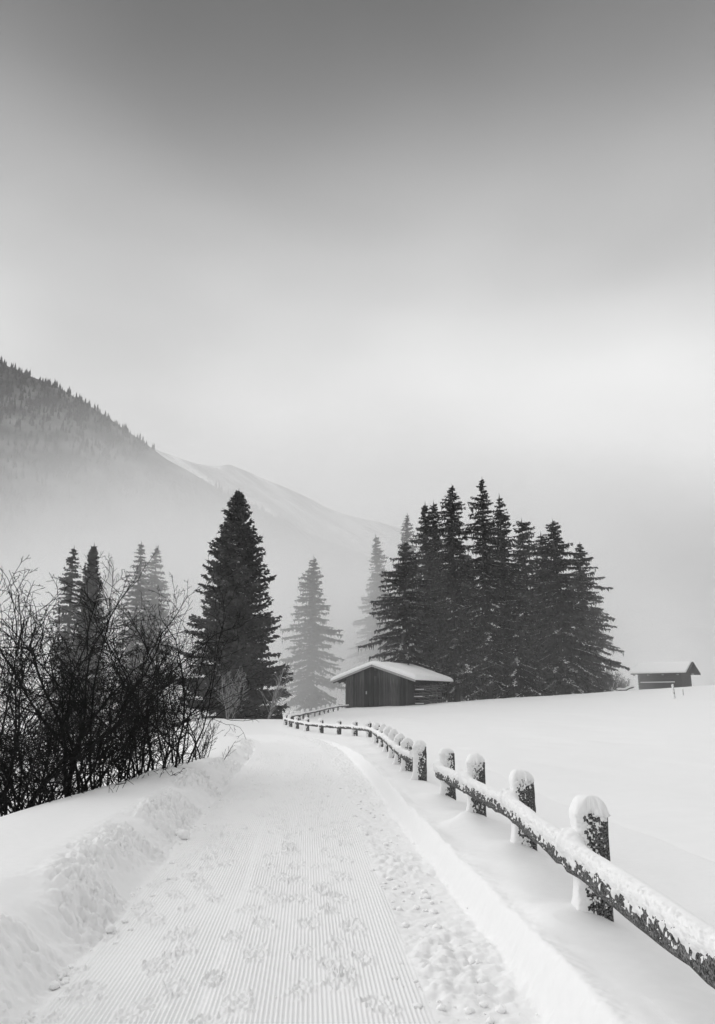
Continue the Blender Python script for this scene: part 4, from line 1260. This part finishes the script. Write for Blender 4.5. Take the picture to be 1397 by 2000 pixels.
def mat_fog(name, density, z_full, z_none, y0=None, y1=None, patch=0.6, scale=0.02, g=0.25, xfall=None, xside=None, col=0.97):
    """fog that thins out upwards and towards its near edge, in soft patches"""
    m = mat_volume(name, density, g, col)
    nt = m.node_tree; L = nt.links.new
    p = [n for n in nt.nodes if n.type == 'PRINCIPLED_VOLUME'][0]
    tc = nt.nodes.new('ShaderNodeTexCoord'); sep = nt.nodes.new('ShaderNodeSeparateXYZ')
    L(tc.outputs['Object'], sep.inputs['Vector'])
    def mr(sock, a0, a1, b0, b1):
        n = nt.nodes.new('ShaderNodeMapRange'); n.interpolation_type = 'SMOOTHSTEP'
        n.inputs['From Min'].default_value = a0; n.inputs['From Max'].default_value = a1; n.inputs['To Min'].default_value = b0; n.inputs['To Max'].default_value = b1
        L(sock, n.inputs['Value']); return n.outputs['Result']
    def mul(a_, b_):
        n = nt.nodes.new('ShaderNodeMath'); n.operation = 'MULTIPLY'; L(a_, n.inputs[0])
        if isinstance(b_, float): n.inputs[1].default_value = b_
        else: L(b_, n.inputs[1])
        return n.outputs['Value']
    d = mr(sep.outputs['Z'], z_full, z_none, 1.0, 0.0)
    if y0 is not None: d = mul(d, mr(sep.outputs['Y'], y0, y1, 0.0, 1.0))
    if xside: d = mul(d, mr(sep.outputs['X'], xside[0], xside[1], xside[2], 1.0))
    if xfall:
        ab = nt.nodes.new('ShaderNodeMath'); ab.operation = 'ABSOLUTE'; L(sep.outputs['X'], ab.inputs[0])
        d = mul(d, mr(ab.outputs['Value'], xfall[0], xfall[1], 1.0, xfall[2]))
    nz = nt.nodes.new('ShaderNodeTexNoise'); nz.inputs['Scale'].default_value = scale; nz.inputs['Detail'].default_value = 2
    L(tc.outputs['Object'], nz.inputs['Vector'])
    d = mul(d, mr(nz.outputs['Fac'], 0.3, 0.7, 1 - patch, 1 + patch))
    L(mul(d, float(density)), p.inputs['Density'])
    return m

M_HAZE = mat_volume('haze_air', 0.00013, 0.1)
M_FOG = mat_fog('fog_bank_air', 0.038, 2, 46, None, None, 0.5, 0.03, xfall=(18, 75, 0.15))
M_MIST = mat_fog('ground_mist_air', 0.0050, 0, 19, 30, 62, 0.4, 0.06, xside=(1.5, -7.0, 0.42))
M_GROVE = mat_fog('grove_mist_air', 0.026, 1, 24, 75.5, 80, 0.4, 0.06)
M_VALLEY = mat_fog('valley_fog_air', 0.0075, 15, 245, 290, 560, 0.55, 0.008, col=0.84)
box_obj('haze', -2600, 2600, -70, 4300, -12, 620, M_HAZE)
fog_mesh('fog_bank', [(-330, 96), (-160, 86), (-90, 80), (-50, 78), (-30, 80), (-18, 76), (-8, 74), (-2.5, 80), (1.5, 92), (6, 104), (16, 112), (30, 112), (48, 112), (70, 108), (110, 104), (200, 110), (330, 118), (340, 240), (120, 275), (0, 280), (-140, 270), (-330, 240)], -6, 46, 901, M_FOG, 4.0, ((1.0, 0.5), (0.98, 0.8), (0.94, 0.95), (0.80, 1.0), (0.45, 1.0), (0.2, 1.0)))
box_obj('ground_mist', -130, 90, 29, 103, -6, 20, M_MIST)
box_obj('grove_mist', -1.2, 30, 75.5, 100, -6, 25, M_GROVE)
box_obj('valley_fog', -1000, 1000, 285, 1148, -9, 290, M_VALLEY)
